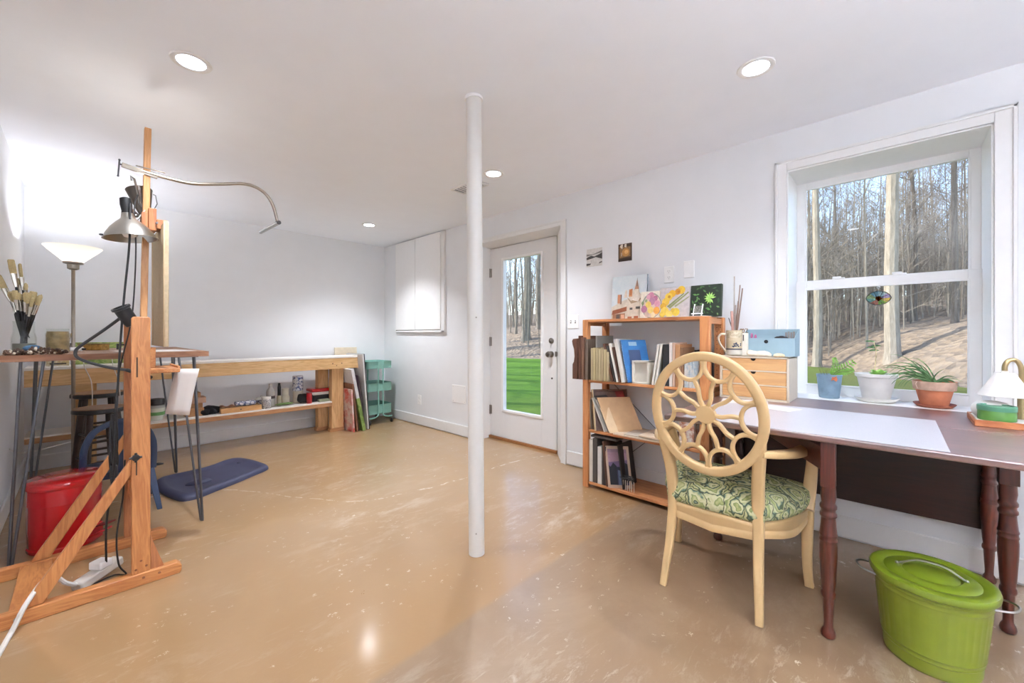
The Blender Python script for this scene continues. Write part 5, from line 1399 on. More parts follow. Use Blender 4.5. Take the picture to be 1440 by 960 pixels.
m = MB(); m.prism([(1.03, S2+.001), (1.03, S2+.20), (1.0, S2+.225), (.93, S2+.235), (.88, S2+.225), (.87, S2+.001)], 2.82, 2.86, 'YZ'); m.build('portfolio_body', BLACK, t, bevel=.003)

# third shelf
t = thing('wooden_tray', 'brown wooden tray frame leaning back on the left of the third shelf', 'tray', (2.62, 1.58, S3))
m = MB(); Rm = Matrix.Translation((2.585, 1.575, S3+.004)) @ Euler((radians(-17), 0, radians(-42))).to_matrix().to_4x4(); m.xf = Rm
m.box((-.02, -.012, 0), (.24, .012, .012)); m.box((-.02, -.012, .285), (.24, .012, .297)); m.box((-.02, -.012, 0), (-.006, .012, .297)); m.box((.226, -.012, 0), (.24, .012, .297)); m.box((-.01, .004, .006), (.23, .010, .29))
m.build('tray_body', DKB, t, bevel=.002)
m = MB(); m.xf = Rm; m.box((-.024, -.018, -.003), (-.018, .014, .30)); m.build('light_edge', wood('pale_stretcher', '#bba27c', '#d8c29c', 'Z', 1.5, .7), t)
for i, (yl, w_, h, ln, c_, lab) in enumerate((
    (1.662, .012, .27, 3, '#c9a98a', 'thin pale board standing against the left post on the third shelf'),
    (1.646, .010, .235, 5, '#8d8477', 'grey card standing second from the left post on the third shelf'),
    (1.632, .010, .22, 6, '#5c4a3c', 'dark card standing third from the left post on the third shelf'))):
    ybox('card', lab, 'card', yl, yl-w_, S3, h, 2.60, 2.82, ('sheet', plain('card_s%d' % i, c_, .7)), ln)
def sheet_lean(name, label, cat, A, B, up, th, mat):
    t = thing(name, label, cat, ((A[0]+B[0])/2, (A[1]+B[1])/2, A[2]))
    A = Vector(A); B = Vector(B); up = Vector(up); nn = (B-A).cross(up).normalized()*-th
    MB().hexa([A, B, B+nn, A+nn], [A+up, B+up, B+up+nn, A+up+nn]).build('sheet', mat, t, bevel=.0008)
    return t
sheet_lean('folder', 'white paper folder leaning on the wooden tray on the third shelf', 'folder', (2.585, 1.520, S3+.002), (2.80, 1.44, S3+.002), (0, .105, .235), .010, plain('page_white', '#d8d4cb', .8))
sheet_lean('folder', 'dark folder sticking up behind the tan cardboard on the third shelf', 'folder', (2.60, 1.498, S3+.002), (2.80, 1.425, S3+.002), (.0, .115, .25), .006, plain('frame_black', '#2b2522', .5))
sheet_lean('red_card', 'small dark red card showing above the tan cardboard', 'card', (2.72, 1.460, S3+.16), (2.79, 1.433, S3+.16), (.0, .055, .12), .002, plain('card_red', '#8a2f2c', .6))
sheet_lean('folder', 'grey paper folder leaning behind the tan cardboard on the third shelf', 'folder', (2.583, 1.487, S3+.002), (2.79, 1.410, S3+.002), (.0, .105, .225), .004, plain('folder_grey', '#a39c92', .8))
sheet_lean('cardboard_sheet', 'tan cardboard sheet leaning at the front of the third shelf', 'cardboard', (2.572, 1.468, S3+.003), (2.77, 1.312, S3+.003), (.012, .115, .24), .004, plain('tan_card', '#bd9a72', .8))
sheet_lean('cardboard_sheet', 'paler small cardboard piece on the front of the tan cardboard sheet', 'cardboard', (2.567, 1.470, S3+.003), (2.62, 1.425, S3+.003), (.010, .085, .17), .003, plain('pale_card', '#d6bc97', .8))
z = S3
for i, (yl, yr, x0, x1, hh, c_, lab) in enumerate(((1.44, .92, 2.56, 2.84, .010, '#cbb79e', 'wide flat board lowest of the stack lying on the third shelf'), (1.36, .93, 2.565, 2.80, .008, '#b3a797', 'thin grey board in the middle of the flat stack on the third shelf'), (1.25, .93, 2.56, 2.82, .010, '#d3bfa6', 'pale top board of the flat stack on the third shelf'))):
    boxthing('flat_board', lab, 'board', (x0, yr, z+.0005), (x1, yl, z+hh), plain('flatb_%d' % i, c_, .7), .001); z += hh+.0006
boxthing('flat_board', 'brown square of board lying on top of the flat stack', 'board', (2.66, 1.02, z+.0005), (2.82, 1.19, z+.005), plain('flatb_b', '#8d6f58', .7), .001)
t = thing('box_file', 'white and rust printed box standing on the right of the third shelf behind the chair', 'box', (2.70, .955, z))
MB().box((2.60, .905, z+.0005), (2.80, .995, z+.17)).build('box_body', daub('rust_print', ['#d8d2cb', '#b06a48', '#e2ddd6', '#c9c2ba'], 22, .5), t, bevel=.002)
MB().box((2.598, .903, z+.1705), (2.802, .997, z+.185)).build('lid', plain('box_lid_white', '#d9dadb', .5), t, bevel=.002)

# bottom shelf
def frame_y(name, label, yl, w_, h, col, lean=0): ybox(name, label, 'frame', yl, yl-w_, S1, h, 2.585, 2.83, ('frame', plain('fr_'+col, '#'+col, .5)), lean)
frame_y('framed_picture', 'white edged frame at the far left of the bottom shelf', 1.65, .028, .31, 'd5cfc4')
frame_y('framed_picture', 'dark grey frame second from the left on the bottom shelf', 1.620, .034, .325, '4a4541')
ybox('framed_picture', 'white boxed frame third from the left on the bottom shelf', 'frame', 1.580, 1.545, S1, .27, 2.585, 2.80, ('frame', plain('fr_w2', '#cfcdc6', .5)))
frame_y('framed_picture', 'black thick frame fourth from the left on the bottom shelf', 1.540, .028, .28, '2e2a29')
ybox('framed_picture', 'brown thin frame right behind the small twilight painting', 'frame', 1.500, 1.488, S1, .32, 2.57, 2.80, ('frame', DKB), 6)
boxthing('framed_picture', 'flat dark frame lying across the tops of the bottom shelf frames', 'frame', (2.59, 1.43, S1+.3305), (2.82, 1.64, S1+.346), plain('fr_4a4541', '#4a4541', .5), .002)

# ------------------------------------------------------------ paintings and cards
_pc = {}
def col_m(c_):
    if c_ not in _pc: _pc[c_] = plain('paint_'+c_.strip('#'), c_, .6, var=.12, vscale=45)
    return _pc[c_]
def picture(name, label, cat, O, U, V, th, base, shapes, part='canvas', edge=None):
    """O bottom-left corner, U along the bottom to the right, V up; shapes in 0..1"""
    O, U, V = Vector(O), Vector(U), Vector(V); N = U.cross(V).normalized()
    t = thing(name, label, cat, O+U/2)
    m = MB(); mats = [edge or base]; m.mi = 0
    m.hexa([O, O+U, O+U-N*th, O-N*th], [O+V, O+U+V, O+U+V-N*th, O+V-N*th])
    names = {}
    for k, (c_, pts) in enumerate([(base, [(0, 0), (1, 0), (1, 1), (0, 1)])] + shapes):
        mm = c_ if not isinstance(c_, str) else col_m(c_)
        if mm not in mats: mats.append(mm)
        m.mi = mats.index(mm)
        off = N*(.0004+.00022*k)
        if pts[0] == 'c':
            _, cx2, cy2, rx, ry = pts; pts = [(cx2+rx*cos(a*pi/8), cy2+ry*sin(a*pi/8)) for a in range(16)]
        m.poly([O+U*p[0]+V*p[1]+off for p in pts])
    mats = [x if not isinstance(x, str) else col_m(x) for x in mats]
    bm = m.bm; me_ = bm
    o = m.build(part, mats, t, smooth=False)
    return t
XS = 2.83
sky_ = daub('painted_sky', ['#c3d3da', '#d7e0e2', '#b7cbd6'], 6, .3)
picture('painting', 'painting of a white church with a steeple and brick chimneys on the bookcase top', 'painting', (2.835, 1.612, S4), (0, -.283, 0), (.032, 0, .338), .016, sky_, [
    ('#cfc4b2', [(0, 0), (1, 0), (1, .42), (.78, .50), (.4, .46), (.0, .30)]),
    ('#d9cdbb', [(.40, .32), (.55, .62), (.72, .70), (.86, .55), (1, .58), (1, .02), (.42, .02)]),
    ('#a88f72', [(.44, .52), (.58, .42), (.74, .55), (.86, .46), (.80, .40), (.58, .36)]),
    ('#e4dccf', [(.60, .44), (.76, .64), (.84, .52), (.78, .40)]),
    ('#c08a5c', [(.50, .52), (.60, .52), (.61, .70), (.51, .68)]), ('#a7683c', [(.51, .55), (.59, .55), (.59, .69), (.52, .67)]),
    ('#d9cbb8', [(.36, .50), (.47, .50), (.45, .66), (.41, .68)]),
    ('#b98a6c', [(.66, .66), (.73, .92), (.79, .66)]), ('#7f6f60', [(.705, .74), (.73, .95), (.755, .74)]), ('#e2d8c8', [(.65, .54), (.80, .54), (.79, .68), (.67, .68)]),
    ('#8a4f30', [(.02, .12), (.46, .20), (.46, .30), (.04, .22)]), ('#c0835c', [(.18, .38), (.26, .38), (.26, .58), (.18, .58)]), ('#5a4032', [(.265, .36), (.30, .36), (.30, .58), (.265, .58)]),
    ('#9c6a4a', [(.05, 0), (.42, 0), (.42, .15), (.05, .13)]), ('#4e4038', [(.16, .0), (.27, .0), (.27, .13), (.16, .12)]), ('#d8a688', [(.30, .0), (.40, .0), (.40, .12), (.30, .12)]),
    ('#57534e', [(.55, .22), (.63, .22), (.63, .27), (.55, .27)]), ('#57534e', [(.72, .24), (.84, .24), (.84, .29), (.72, .29)]), ('#57534e', [(.9, .24), (.98, .24), (.98, .29), (.9, .29)]),
    ('#a35c3a', [(.50, .0), (.62, .0), (.62, .07), (.50, .07)]), ('#a35c3a', [(.68, .0), (.80, .0), (.80, .08), (.68, .08)]), ('#a35c3a', [(.88, .0), (.98, .0), (.98, .08), (.88, .08)])], edge=col_m('#6b7880'))
fl_ = [('#e6dfcf', [(0, 0), (1, 0), (1, 1), (0, 1)]), ('#8d9a8c', ['c', .58, .48, .52, .46]), ('#d9c4b8', ['c', .6, .47, .47, .42])]
for c_, x, y, r in (('#c987a0', .55, .84, .16), ('#b06f8c', .78, .74, .12), ('#d8a3b5', .40, .80, .10), ('#b784a0', .62, .64, .17), ('#d79ab0', .88, .54, .15), ('#e3c76a', .42, .52, .15), ('#a8728c', .20, .36, .16), ('#e2a24a', .86, .30, .16), ('#e6cf78', .55, .32, .16), ('#cdb5a8', .36, .16, .12), ('#e9d9b0', .68, .14, .12), ('#8a9a70', .12, .58, .08), ('#97a882', .30, .66, .07)):
    fl_.append((c_, ['c', x, y, r, r*.82]))
picture('painting', 'small painting of pink and yellow flowers in a round dish on the bookcase top', 'painting', (2.795, 1.352, S4), (0, -.142, 0), (.02, 0, .20), .012, '#e6dfcf', fl_)
yl_ = []
for c_, x, y, r in (('#d9b13c', .72, .90, .13), ('#c98a2c', .60, .85, .10), ('#d9a832', .42, .80, .12), ('#b87a24', .64, .84, .05), ('#e0c04a', .30, .70, .13), ('#b5842a', .32, .70, .05), ('#dcb84a', .20, .54, .13), ('#d2a63a', .12, .40, .11), ('#e3c95a', .18, .24, .14), ('#e6d070', .34, .14, .12), ('#dfc452', .10, .14, .10), ('#e0c64e', .56, .20, .13), ('#d4b848', .46, .26, .07)):
    yl_.append((c_, ['c', x, y, r, r]))
yl_[0:0] = [('#c9c3c4', [(0, 0), (1, 0), (1, 1), (0, 1)]), ('#8c9466', [(.30, .36), (.95, .84), (.97, .80), (.36, .32)]), ('#9aa07a', [(.5, .40), (.99, .70), (.99, .66), (.54, .36)]), ('#7f8a5c', [(.25, .40), (.80, .80), (.82, .77), (.30, .36)])]
picture('painting', 'painting of a yellow flower spray on pale grey on the bookcase top', 'painting', (2.797, 1.207, S4), (0, -.203, 0), (.02, 0, .215), .012, '#c9c3c4', yl_)
rg = random.Random(12); gl = []
for i in range(46):
    x, y = rg.uniform(.03, .97), rg.uniform(.05, .97); a = rg.uniform(0, 6.28); L_, w_ = rg.uniform(.08, .18), rg.uniform(.018, .035)
    dx, dy = cos(a), sin(a)
    if not (.02 < x+dx*L_ < .98 and .02 < y+dy*L_ < .98): continue
    gl.append((('#3c5a34', '#4f7a44', '#2f4a2c', '#6a8a52', '#5c8f4a')[i % 5], [(x, y), (x+dx*L_*.5-dy*w_, y+dy*L_*.5+dx*w_), (x+dx*L_, y+dy*L_), (x+dx*L_*.5+dy*w_, y+dy*L_*.5-dx*w_)]))
for k in range(11):
    a = pi*.05 + k*pi*.9/5.5; L_ = .20; dx, dy = cos(a), sin(a)
    gl.append(('#8fc05c' if k % 2 else '#a9d070', [(.66, .56), (.66+dx*L_*.5-dy*.03, .56+dy*L_*.5+dx*.03), (.66+dx*L_, .56+dy*L_), (.66+dx*L_*.5+dy*.03, .56+dy*L_*.5-dx*.03)]))
picture('painting', 'square painting of bright leaves on dark green at the right end of the bookcase top', 'painting', (2.80, .998, S4+.008), (0, -.19, 0), (.018, 0, .208), .03, '#1d2a1c', gl, edge=col_m('#24331f'))
t = thing('place_easel', 'tiny white easel card holder in front of the dark green painting', 'card holder', (2.72, .93, S4))
m = MB()
for y_ in (.945, .895): m.beam((2.70, y_, S4+.001), (2.735, y_, S4+.085), .006, .005, (1, 0, 0))
m.box((2.695, .885, S4+.018), (2.705, .955, S4+.026)); m.build('stand', WHITE, t)
MB().box((2.713, .899, S4+.026), (2.717, .941, S4+.075), rot=(0, 22, 0)).build('card', daub('tiny_print', ['#c9c4b8', '#4a463f', '#d8d2c8'], 60, 0), t)
t = thing('loose_papers', 'loose white papers spread at the right front of the bookcase top', 'papers', (2.66, .98, S4))
m = MB(); m.box((2.585, .86, S4+.0005), (2.70, 1.08, S4+.002), rot=(0, 0, 14)); m.box((2.59, .84, S4+.0025), (2.72, .99, S4+.004), rot=(0, 0, -10)); m.build('sheets', plain('paper_white', '#e3deda', .8), t)
# twilight painting on the bottom shelf
tw = [('#3a3450', [(0, .0), (1, 0), (1, .5), (0, .5)]), ('#6f5a7c', [(0, .62), (1, .70), (1, .5), (0, .5)]), ('#9a7a88', [(0, .9), (1, .9), (1, .7), (0, .62)]), ('#0f1420', [(0, .0), (.4, 0), (.42, .52), (.25, .62), (.1, .50), (0, .55)]), ('#101622', [(.62, .10), (1, .06), (1, .58), (.8, .64), (.62, .5)]), ('#5d6a86', [(.45, .0), (.62, 0), (.58, .4), (.47, .42)]), ('#1a2232', [(.40, .42), (.64, .40), (.64, .5), (.40, .5)])]
t = thing('framed_painting', 'small framed twilight painting leaning at the front of the bottom shelf', 'painting', (2.60, 1.41, S1))
O = Vector((2.565, 1.478, S1+.001)); U = Vector((.098, -.135, 0)); V = Vector((.020, .045, .285)); N_ = U.cross(V).normalized()
m = MB()
def fr(a, b): return O+U*a+V*b
for (a0, b0, a1, b1) in ((0, 0, 1, .07), (0, .93, 1, 1), (0, .07, .10, .93), (.90, .07, 1, .93)):
    m.hexa([fr(a0, b0), fr(a1, b0), fr(a1, b0)-N_*.012, fr(a0, b0)-N_*.012], [fr(a0, b1), fr(a1, b1), fr(a1, b1)-N_*.012, fr(a0, b1)-N_*.012])
m.build('frame', plain('frame_pale', '#b39a86', .5), t)
m = MB(); mats = [col_m('#8a7080')]
m.hexa([fr(.09, .06)-N_*.006, fr(.91, .06)-N_*.006, fr(.91, .06)-N_*.011, fr(.09, .06)-N_*.011], [fr(.09, .94)-N_*.006, fr(.91, .94)-N_*.006, fr(.91, .94)-N_*.011, fr(.09, .94)-N_*.011])
for k, (c_, pts) in enumerate(tw):
    if col_m(c_) not in mats: mats.append(col_m(c_))
    m.mi = mats.index(col_m(c_)); m.poly([fr(.1+.8*p[0], .07+.86*p[1]) - N_*(.0056-.0003*k) for p in pts])
m.build('picture', mats, t, smooth=False)
ybox('framed_picture', 'black frame standing right behind the twilight painting on the bottom shelf', 'frame', 1.388, 1.378, S1, .31, 2.60, 2.80, ('frame', plain('frame_black', '#2b2522', .5)), 8)
t = thing('wire_basket', 'small black wire rack with pale dowels in front of the twilight painting', 'rack', (2.62, 1.34, S1))
m = MB(); rb = random.Random(21)
for i in range(14):
    a = rb.uniform(0, 6.28); m.tube(spline([(2.61+.03*rb.uniform(-1, 1), 1.35+.05*rb.uniform(-1, 1), S1+.07+.03*rb.random()) for _ in range(4)], 5), .002, 6)
m.build('wires', BLACK, t)
m = MB()
for i in range(6): m.tube([(2.605+.004*(i % 2), 1.385-.016*i, S1), (2.605, 1.385-.016*i, S1+.07)], .0025, 8)
m.build('dowels', plain('dowel_white', '#cfc8bc', .6), t)

def wall_card(label, yl, yr, z0, z1, base, shapes):
    picture('photo_card', label, 'photo', (XW-.002, yl, z0), (0, yr-yl, 0), (0, 0, z1-z0), .0015, base, shapes, part='card')
wall_card('small black and white snow scene card taped on the wall, left of two', 1.885, 1.735, 1.700, 1.848, '#d5d2cd', [('#4c4a48', [(.0, .52), (.3, .62), (.5, .55), (.8, .64), (1, .72), (1, .36), (.6, .5), (.3, .44), (0, .4)]), ('#8a8784', [(.0, .72), (.4, .68), (1, .84), (1, .72), (0, .6)]), ('#55524f', [(0, .06), (.25, .1), (.3, .18), (0, .2)]), ('#6a6663', [(.8, .12), (1, .18), (.98, .24), (.82, .2)]), ('#a8a4a0', [(.3, .2), (.36, .36), (.34, .36), (.28, .2)])])
wall_card('small warm orange and brown photo card taped on the wall, right of two', 1.590, 1.475, 1.708, 1.845, '#4a3526', [('#8a6a44', [(.1, .2), (.9, .25), (.9, .8), (.1, .85)]), ('#c08a48', ['c', .55, .5, .28, .24]), ('#e0b070', ['c', .6, .52, .14, .12]), ('#d8cfc0', [(.12, .85), (.3, .7), (.36, .98), (.2, .98)]), ('#d8cfc0', [(.45, .82), (.6, .76), (.62, .98), (.48, .98)]), ('#2e2018', [(0, 0), (1, 0), (1, .16), (0, .14)]), ('#b8a088', [(.2, .3), (.28, .3), (.3, .5), (.22, .5)])])

# ------------------------------------------------------------ on the desk: chest, open box, mug, plants, lamp
BIRCH = wood('birch_front', '#b98a58', '#d3a873', 'Y', .8, .5)
BIRP = plain('birch_pale', '#d9ccb8', .5, var=.03)
t = thing('drawer_chest', 'small birch three-drawer chest standing on the desk by the bookcase', 'chest', (2.765, .588, DT))
cx0, cx1, cy0, cy1, cz0, cz1 = 2.632, 2.90, .417, .762, DT+.0005, 1.008
m = MB(); m.box((cx0, cy0, cz0), (cx1, cy0+.010, cz1)); m.box((cx0, cy1-.010, cz0), (cx1, cy1, cz1)); m.box((cx1-.006, cy0, cz0), (cx1, cy1, cz1)); m.box((cx0, cy0, cz0), (cx1, cy1, cz0+.010)); m.box((cx0, cy0, cz1-.010), (cx1, cy1, cz1))
m.box((cx0, cy0, .843), (cx1, cy1, .849)); m.box((cx0, cy0, .922), (cx1, cy1, .928))
m.build('carcase', BIRP, t, bevel=.002)
for z0_, z1_ in ((cz0+.012, .842), (.850, .921), (.929, cz1-.012)):
    yc = (cy0+cy1)/2; r = .014; pts = [(cy0+.012, z0_), (cy1-.012, z0_), (cy1-.012, z1_)] + [(yc+r*cos(radians(a)), z1_+r*sin(radians(a))) for a in range(0, -181, -20)] + [(cy0+.012, z1_)]
    d_ = MB().prism(pts, cx0+.002, cx0+.014, 'YZ').build('drawer', BIRCH, t, bevel=.001)
    MB().box((cx0+.0145, yc-.03, z0_+.02), (cx0+.016, yc+.03, z1_)).build('finger_notch', plain('notch_dark', '#1f1712', .9), d_)
CZ = 1.0085
BLUEB = plain('blue_board', '#94adb8', .6, var=.03)
t = thing('open_box', 'blue open-topped desk organiser box on the drawer chest', 'box', (2.81, .54, CZ))
bx0, bx1, by0, by1, zf, zb = 2.738, 2.888, .405, .68, 1.112, 1.165
m = MB()
m.box((bx0, by0, CZ), (bx0+.004, by1, zf)); m.box((bx1-.004, by0, CZ), (bx1, by1, zb)); m.box((bx0, by0, CZ), (bx1, by1, CZ+.004))
for y in (by0, by1-.004): m.prism([(bx0, CZ), (bx1, CZ), (bx1, zb), (bx0, zf)], y, y+.004, 'XZ')
m.box((2.80, by0, CZ), (2.803, by1, 1.125)); 
b_ = m.build('box_body', BLUEB, t, bevel=.0008)
m = MB(); m.lathe([(.0105, 0), (.0105, .0012), (.008, .0014)], (bx0, .545, 1.092), 20, axis=(-1, 0, 0)); m.build('finger_hole', plain('hole_black', '#15181b', .8), b_)
m = MB()
for (y, r) in ((.49, .022), (.475, .026), (.46, .02)): m.ball((2.77, y, 1.108), r, 12, 8, (1, 1, .7))
o = m.build('black_pouch', plain('black_nylon', '#1b1a1d', .7)); tag(o, 'black pouch lying in the right half of the blue box', 'pouch')
t = thing('scissors', 'pink-handled scissors lying in the left half of the blue box', 'scissors', (2.765, .62, 1.10))
m = MB(); m.tube([(2.765+.014*cos(a), .625, 1.125+.014*sin(a)) for a in (i*pi/6 for i in range(12))], .0035, 8, closed=True); m.tube([(2.765+.014*cos(a), .605, 1.118+.013*sin(a)) for a in (i*pi/6 for i in range(12))], .0035, 8, closed=True)
m.build('handles', plain('pink_plastic', '#b8628a', .35), t); m = MB(); m.beam((2.765, .615, 1.112), (2.765, .56, 1.09), .012, .003); m.build('blades', STEEL, t)
t = thing('marker_bundle', 'grey and brown markers standing at the right corner of the blue box', 'markers', (2.80, .43, CZ))
m = MB()
for i in range(4): m.tube([(2.785, .418+.012*i, CZ+.005), (2.783, .417+.0125*i, 1.150-.004*(i % 2))], .005, 8)
m.build('markers', plain('marker_grey', '#8d8580', .4), t)
t = thing('white_holder', 'little white holder with a dark slot between the mug and the blue box', 'holder', (2.76, .672, CZ))
m = MB(); m.box((2.715, .635, CZ), (2.735, .680, 1.142)); m.build('holder_body', plain('holder_white', '#ddd8cd', .6), t, bevel=.002)
MB().box((2.7145, .655, 1.095), (2.715, .661, 1.132)).build('slot', plain('slot_black2', '#2a2522', .8), t)
t = thing('letter_ornament', 'small brown ornament of looped letters on top of the white holder', 'ornament', (2.725, .657, 1.1422))
m = MB()
for y in (.673, .661): m.tube([(2.725, y+.0055*cos(a), 1.155+.0115*sin(a)) for a in (i*pi/8 for i in range(16))], .0026, 8, closed=True)
m.tube([(2.725, .650, 1.167), (2.725, .637, 1.167), (2.725, .648, 1.145), (2.725, .636, 1.145)], .0028, 8)
m.build('letters', plain('ornament_brown', '#8a6a42', .4), t)
t = thing('shell', 'long white sea shell lying at the front of the drawer chest top', 'shell', (2.66, .56, CZ))
m = MB(); m.tube(spline([(2.66, .628, CZ+.016), (2.662, .61, CZ+.017), (2.66, .575, CZ+.013), (2.66, .54, CZ+.014), (2.662, .515, CZ+.011), (2.665, .505, CZ+.009)], 6), [.3, .5, .7, .85, .95, 1, 1, .95, .9, .9, .9, .9, .9, .95, 1, 1, 1, 1.0, 1, .95, .9, .85, .8, .75, .7, .6, .5, .45, .4, .35, .3], 12, flat=(.018, .0125))
m.build('shell_body', plain('shell_white', '#ded3c0', .35, var=.10, vscale=60), t)
t = thing('shell', 'smaller fan-shaped cream shell at the right front of the drawer chest top', 'shell', (2.665, .46, CZ))
MB().ball((2.665, .468, CZ+.006), .026, 16, 9, (.8, 1.1, .55)).build('shell_body', plain('shell_cream', '#d8c4a2', .4, var=.2, vscale=80), t)
m = t.children[0].data
for v in m.vertices:
    if v.co.z < 0: v.co.z = 0

# stoneware mug and its sticks
MX, MYy = 2.70, .705
t = thing('mug', 'tall stoneware mug with blue berry pattern holding brushes on the drawer chest', 'mug', (MX, MYy, CZ))
MUGM = plain('mug_cream', '#c3b394', .35, var=.06)
MB().lathe([(.034, 0), (.040, .004), (.043, .012), (.042, .03), (.0425, .085), (.044, .09), (.044, .094), (.0425, .098), (.043, .14), (.044, .15), (.041, .15), (.039, .14), (.039, .01), (.001, .008)], (MX, MYy, CZ), 36).build('mug_body', MUGM, t)
MB().tube(spline([(MX-.012, MYy+.040, CZ+.125), (MX-.016, MYy+.066, CZ+.128), (MX-.018, MYy+.082, CZ+.105), (MX-.016, MYy+.074, CZ+.07), (MX-.012, MYy+.055, CZ+.04), (MX-.01, MYy+.041, CZ+.02)], 6), 1.0, 10, flat=(.0065, .0045)).build('handle', plain('mug_handle', '#cfc3ab', .3), t)
MB().lathe([(.0432, .034), (.0432, .041)], (MX, MYy, CZ), 36, cap=False).build('blue_band', plain('cobalt', '#2c3550', .35), t)
MB().lathe([(.0428, .005), (.0436, .014), (.0426, .032)], (MX, MYy, CZ), 36, cap=False).build('ribbed_foot', plain('mug_foot', '#cdc8bd', .4), t)
m = MB(); rb = random.Random(31)
for i in range(16):
    a = radians(rb.uniform(185, 250)); z_ = CZ+.052+.022*rb.random(); m.ball((MX+.0425*cos(a), MYy+.0425*sin(a), z_), .0042, 8, 6)
m.build('berries', plain('cobalt', '#2c3550', .35), t)
MB().lathe([(.0438, .105), (.0446, .125), (.0444, .142)], (MX, MYy, CZ), 36, cap=False).build('rim_glaze', daub('rim_glaze', ['#8c8068', '#b5a78a', '#d8cdb4', '#9a8e74'], 40, .4), t)
for i, (dy, dx, top, r, c_, lab) in enumerate(((-.002, 0, 1.484, .0045, '#a39a92', 'tallest grey stick standing in the stoneware mug'), (-.03, .006, 1.430, .0042, '#8a7466', 'brown long-handled brush leaning right in the stoneware mug'), (-.045, -.005, 1.408, .0050, '#7a6458', 'dark brown long-handled brush leaning furthest right in the stoneware mug'), (-.02, .012, 1.335, .005, '#6a4b3c', 'short reddish brush in the stoneware mug'), (.012, 0, 1.275, .010, '#b98f84', 'pink stub of a thick brush in the stoneware mug'), (.028, 0, 1.235, .003, '#4f4a46', 'short dark pencil at the left rim of the stoneware mug'), (-.012, -.012, 1.31, .005, '#9a8e86', 'short grey brush at the front of the stoneware mug'))):
    o = MB().tube([(MX-dx*.5, MYy-dy*.15, CZ+.015), (MX+dx*.4, MYy+dy*.45, CZ+.17), (MX+dx, MYy+dy*1.05, top)], [r*.8, r, r*.75], 10).build('brush_stick', plain('stick_%d' % i, c_, .5)); tag(o, lab, 'brush', 'brushes in the stoneware mug')

# ------------------------------------------------------------ window sill plants
SL = WZ0+.0003
SOIL = plain('potting_soil', '#4d4036', .95, var=.3, vscale=90)
def pot(name, x, y, prof, mat, label, cat='pot', soil_r=.05, soil_z=.1, rim=None):
    t = thing(name, label, 'potted plant', (x, y, SL))
    MB().lathe(prof, (x, y, SL), 40).build('pot', mat, t)
    MB().lathe([(soil_r, soil_z), (soil_r*.6, soil_z+.004), (.001, soil_z+.006)], (x, y, SL), 24).build('soil', SOIL, t)
    return t
def leaf(m, p, d, L, w, curl=.0, n=6, up=(0, 0, 1)):
    """a flat pointed leaf that bends as it goes"""
    p = Vector(p); d = Vector(d).normalized(); s = d.cross(Vector(up))
    s = s.normalized() if s.length > 1e-4 else Vector((0, 1, 0)); A = []; q = p.copy()
    for i in range(n+1):
        t_ = i/n; ww = w*sin(pi*min(1, .12+.88*t_))**.7 if i < n else .0003
        A.append((m._v(q - s*ww), m._v(q + Vector((0, 0, 1))*ww*.25*0), m._v(q + s*ww)))
        d = (d + Vector((0, 0, -curl/n))).normalized(); q = q + d*L/n
    for a, b in zip(A, A[1:]): m._f([a[0], a[1], b[1], b[0]]); m._f([a[1], a[2], b[2], b[1]])
def leafmat(name, c1, c2):
    m, nt, b = new_mat(name); v = coords(nt); n = noise_n(nt, v, 30, 3)
    nt.links.new(ramp(nt, n.outputs[0], [(.3, lin(c1)), (.7, lin(c2))]).outputs[0], b.inputs['Base Color']); b.inputs['Roughness'].default_value = .45
    b.inputs['Subsurface Weight'].default_value = .0
    out = [q for q in nt.nodes if q.type == 'OUTPUT_MATERIAL'][0]; tr = nt.nodes.new('ShaderNodeBsdfTranslucent'); tr.inputs[0].default_value = lin(c2)
    mx = nt.nodes.new('ShaderNodeMixShader'); mx.inputs[0].default_value = .35
    nt.links.new(b.outputs[0], mx.inputs[1]); nt.links.new(tr.outputs[0], mx.inputs[2]); nt.links.new(mx.outputs[0], out.inputs[0])
    return m
G1 = leafmat('leaf_fresh', '#5f8f3a', '#8fbe58'); G2 = leafmat('leaf_dull', '#3f6338', '#6f9160'); G3 = leafmat('leaf_lime', '#86b84a', '#b8dc7c')
# blue-grey pot
PX = 3.055
t = pot('potted_fern', PX, .283, [(.046, 0), (.049, .004), (.060, .12), (.063, .135), (.063, .14), (.058, .14), (.056, .125), (.04, .118)], plain('blue_glaze', '#71899a', .45, var=.18, vscale=20, bmp=.1), 'small fern in a blue-grey pot at the left end of the window sill', soil_r=.056, soil_z=.122)
m = MB(); st = MB()
def frond(p, pts, nl, L, mm, stm, r=.0016):
    path = spline(pts, 8); stm.tube(path, r, 6)
    for i in range(4, len(path)-1, 2):
        d = (path[i+1]-path[i-1]).normalized(); s = d.cross(Vector((1, .3, 0))).normalized(); f_ = sin(pi*(i/len(path))**.8)
        for sg in (-1, 1): leaf(mm, path[i], d*.55+s*sg, L*(.4+.9*f_), .0042, .3, 4, up=(1, .2, .1))
zt = SL+.125
frond(None, [(PX, .275, zt), (PX-.01, .25, zt+.03), (PX-.015, .21, zt+.06), (PX-.02, .165, zt+.098)], 10, .028, m, st)
frond(None, [(PX, .28, zt), (PX, .262, zt+.035), (PX+.005, .255, zt+.085), (PX+.01, .262, zt+.115)], 10, .016, m, st)
frond(None, [(PX, .27, zt), (PX-.01, .235, zt+.03), (PX-.01, .20, zt+.035), (PX-.01, .17, zt+.05)], 8, .018, m, st)
for a, b, h in ((.315, .335, .055), (.30, .328, .07), (.29, .30, .04)): st.tube([(PX, a, zt), (PX-.005, b, zt+h)], .0014, 6)
m.build('fronds', G1, t, smooth=False); st.build('stems', plain('stem_brown', '#6b6a3f', .7), t)
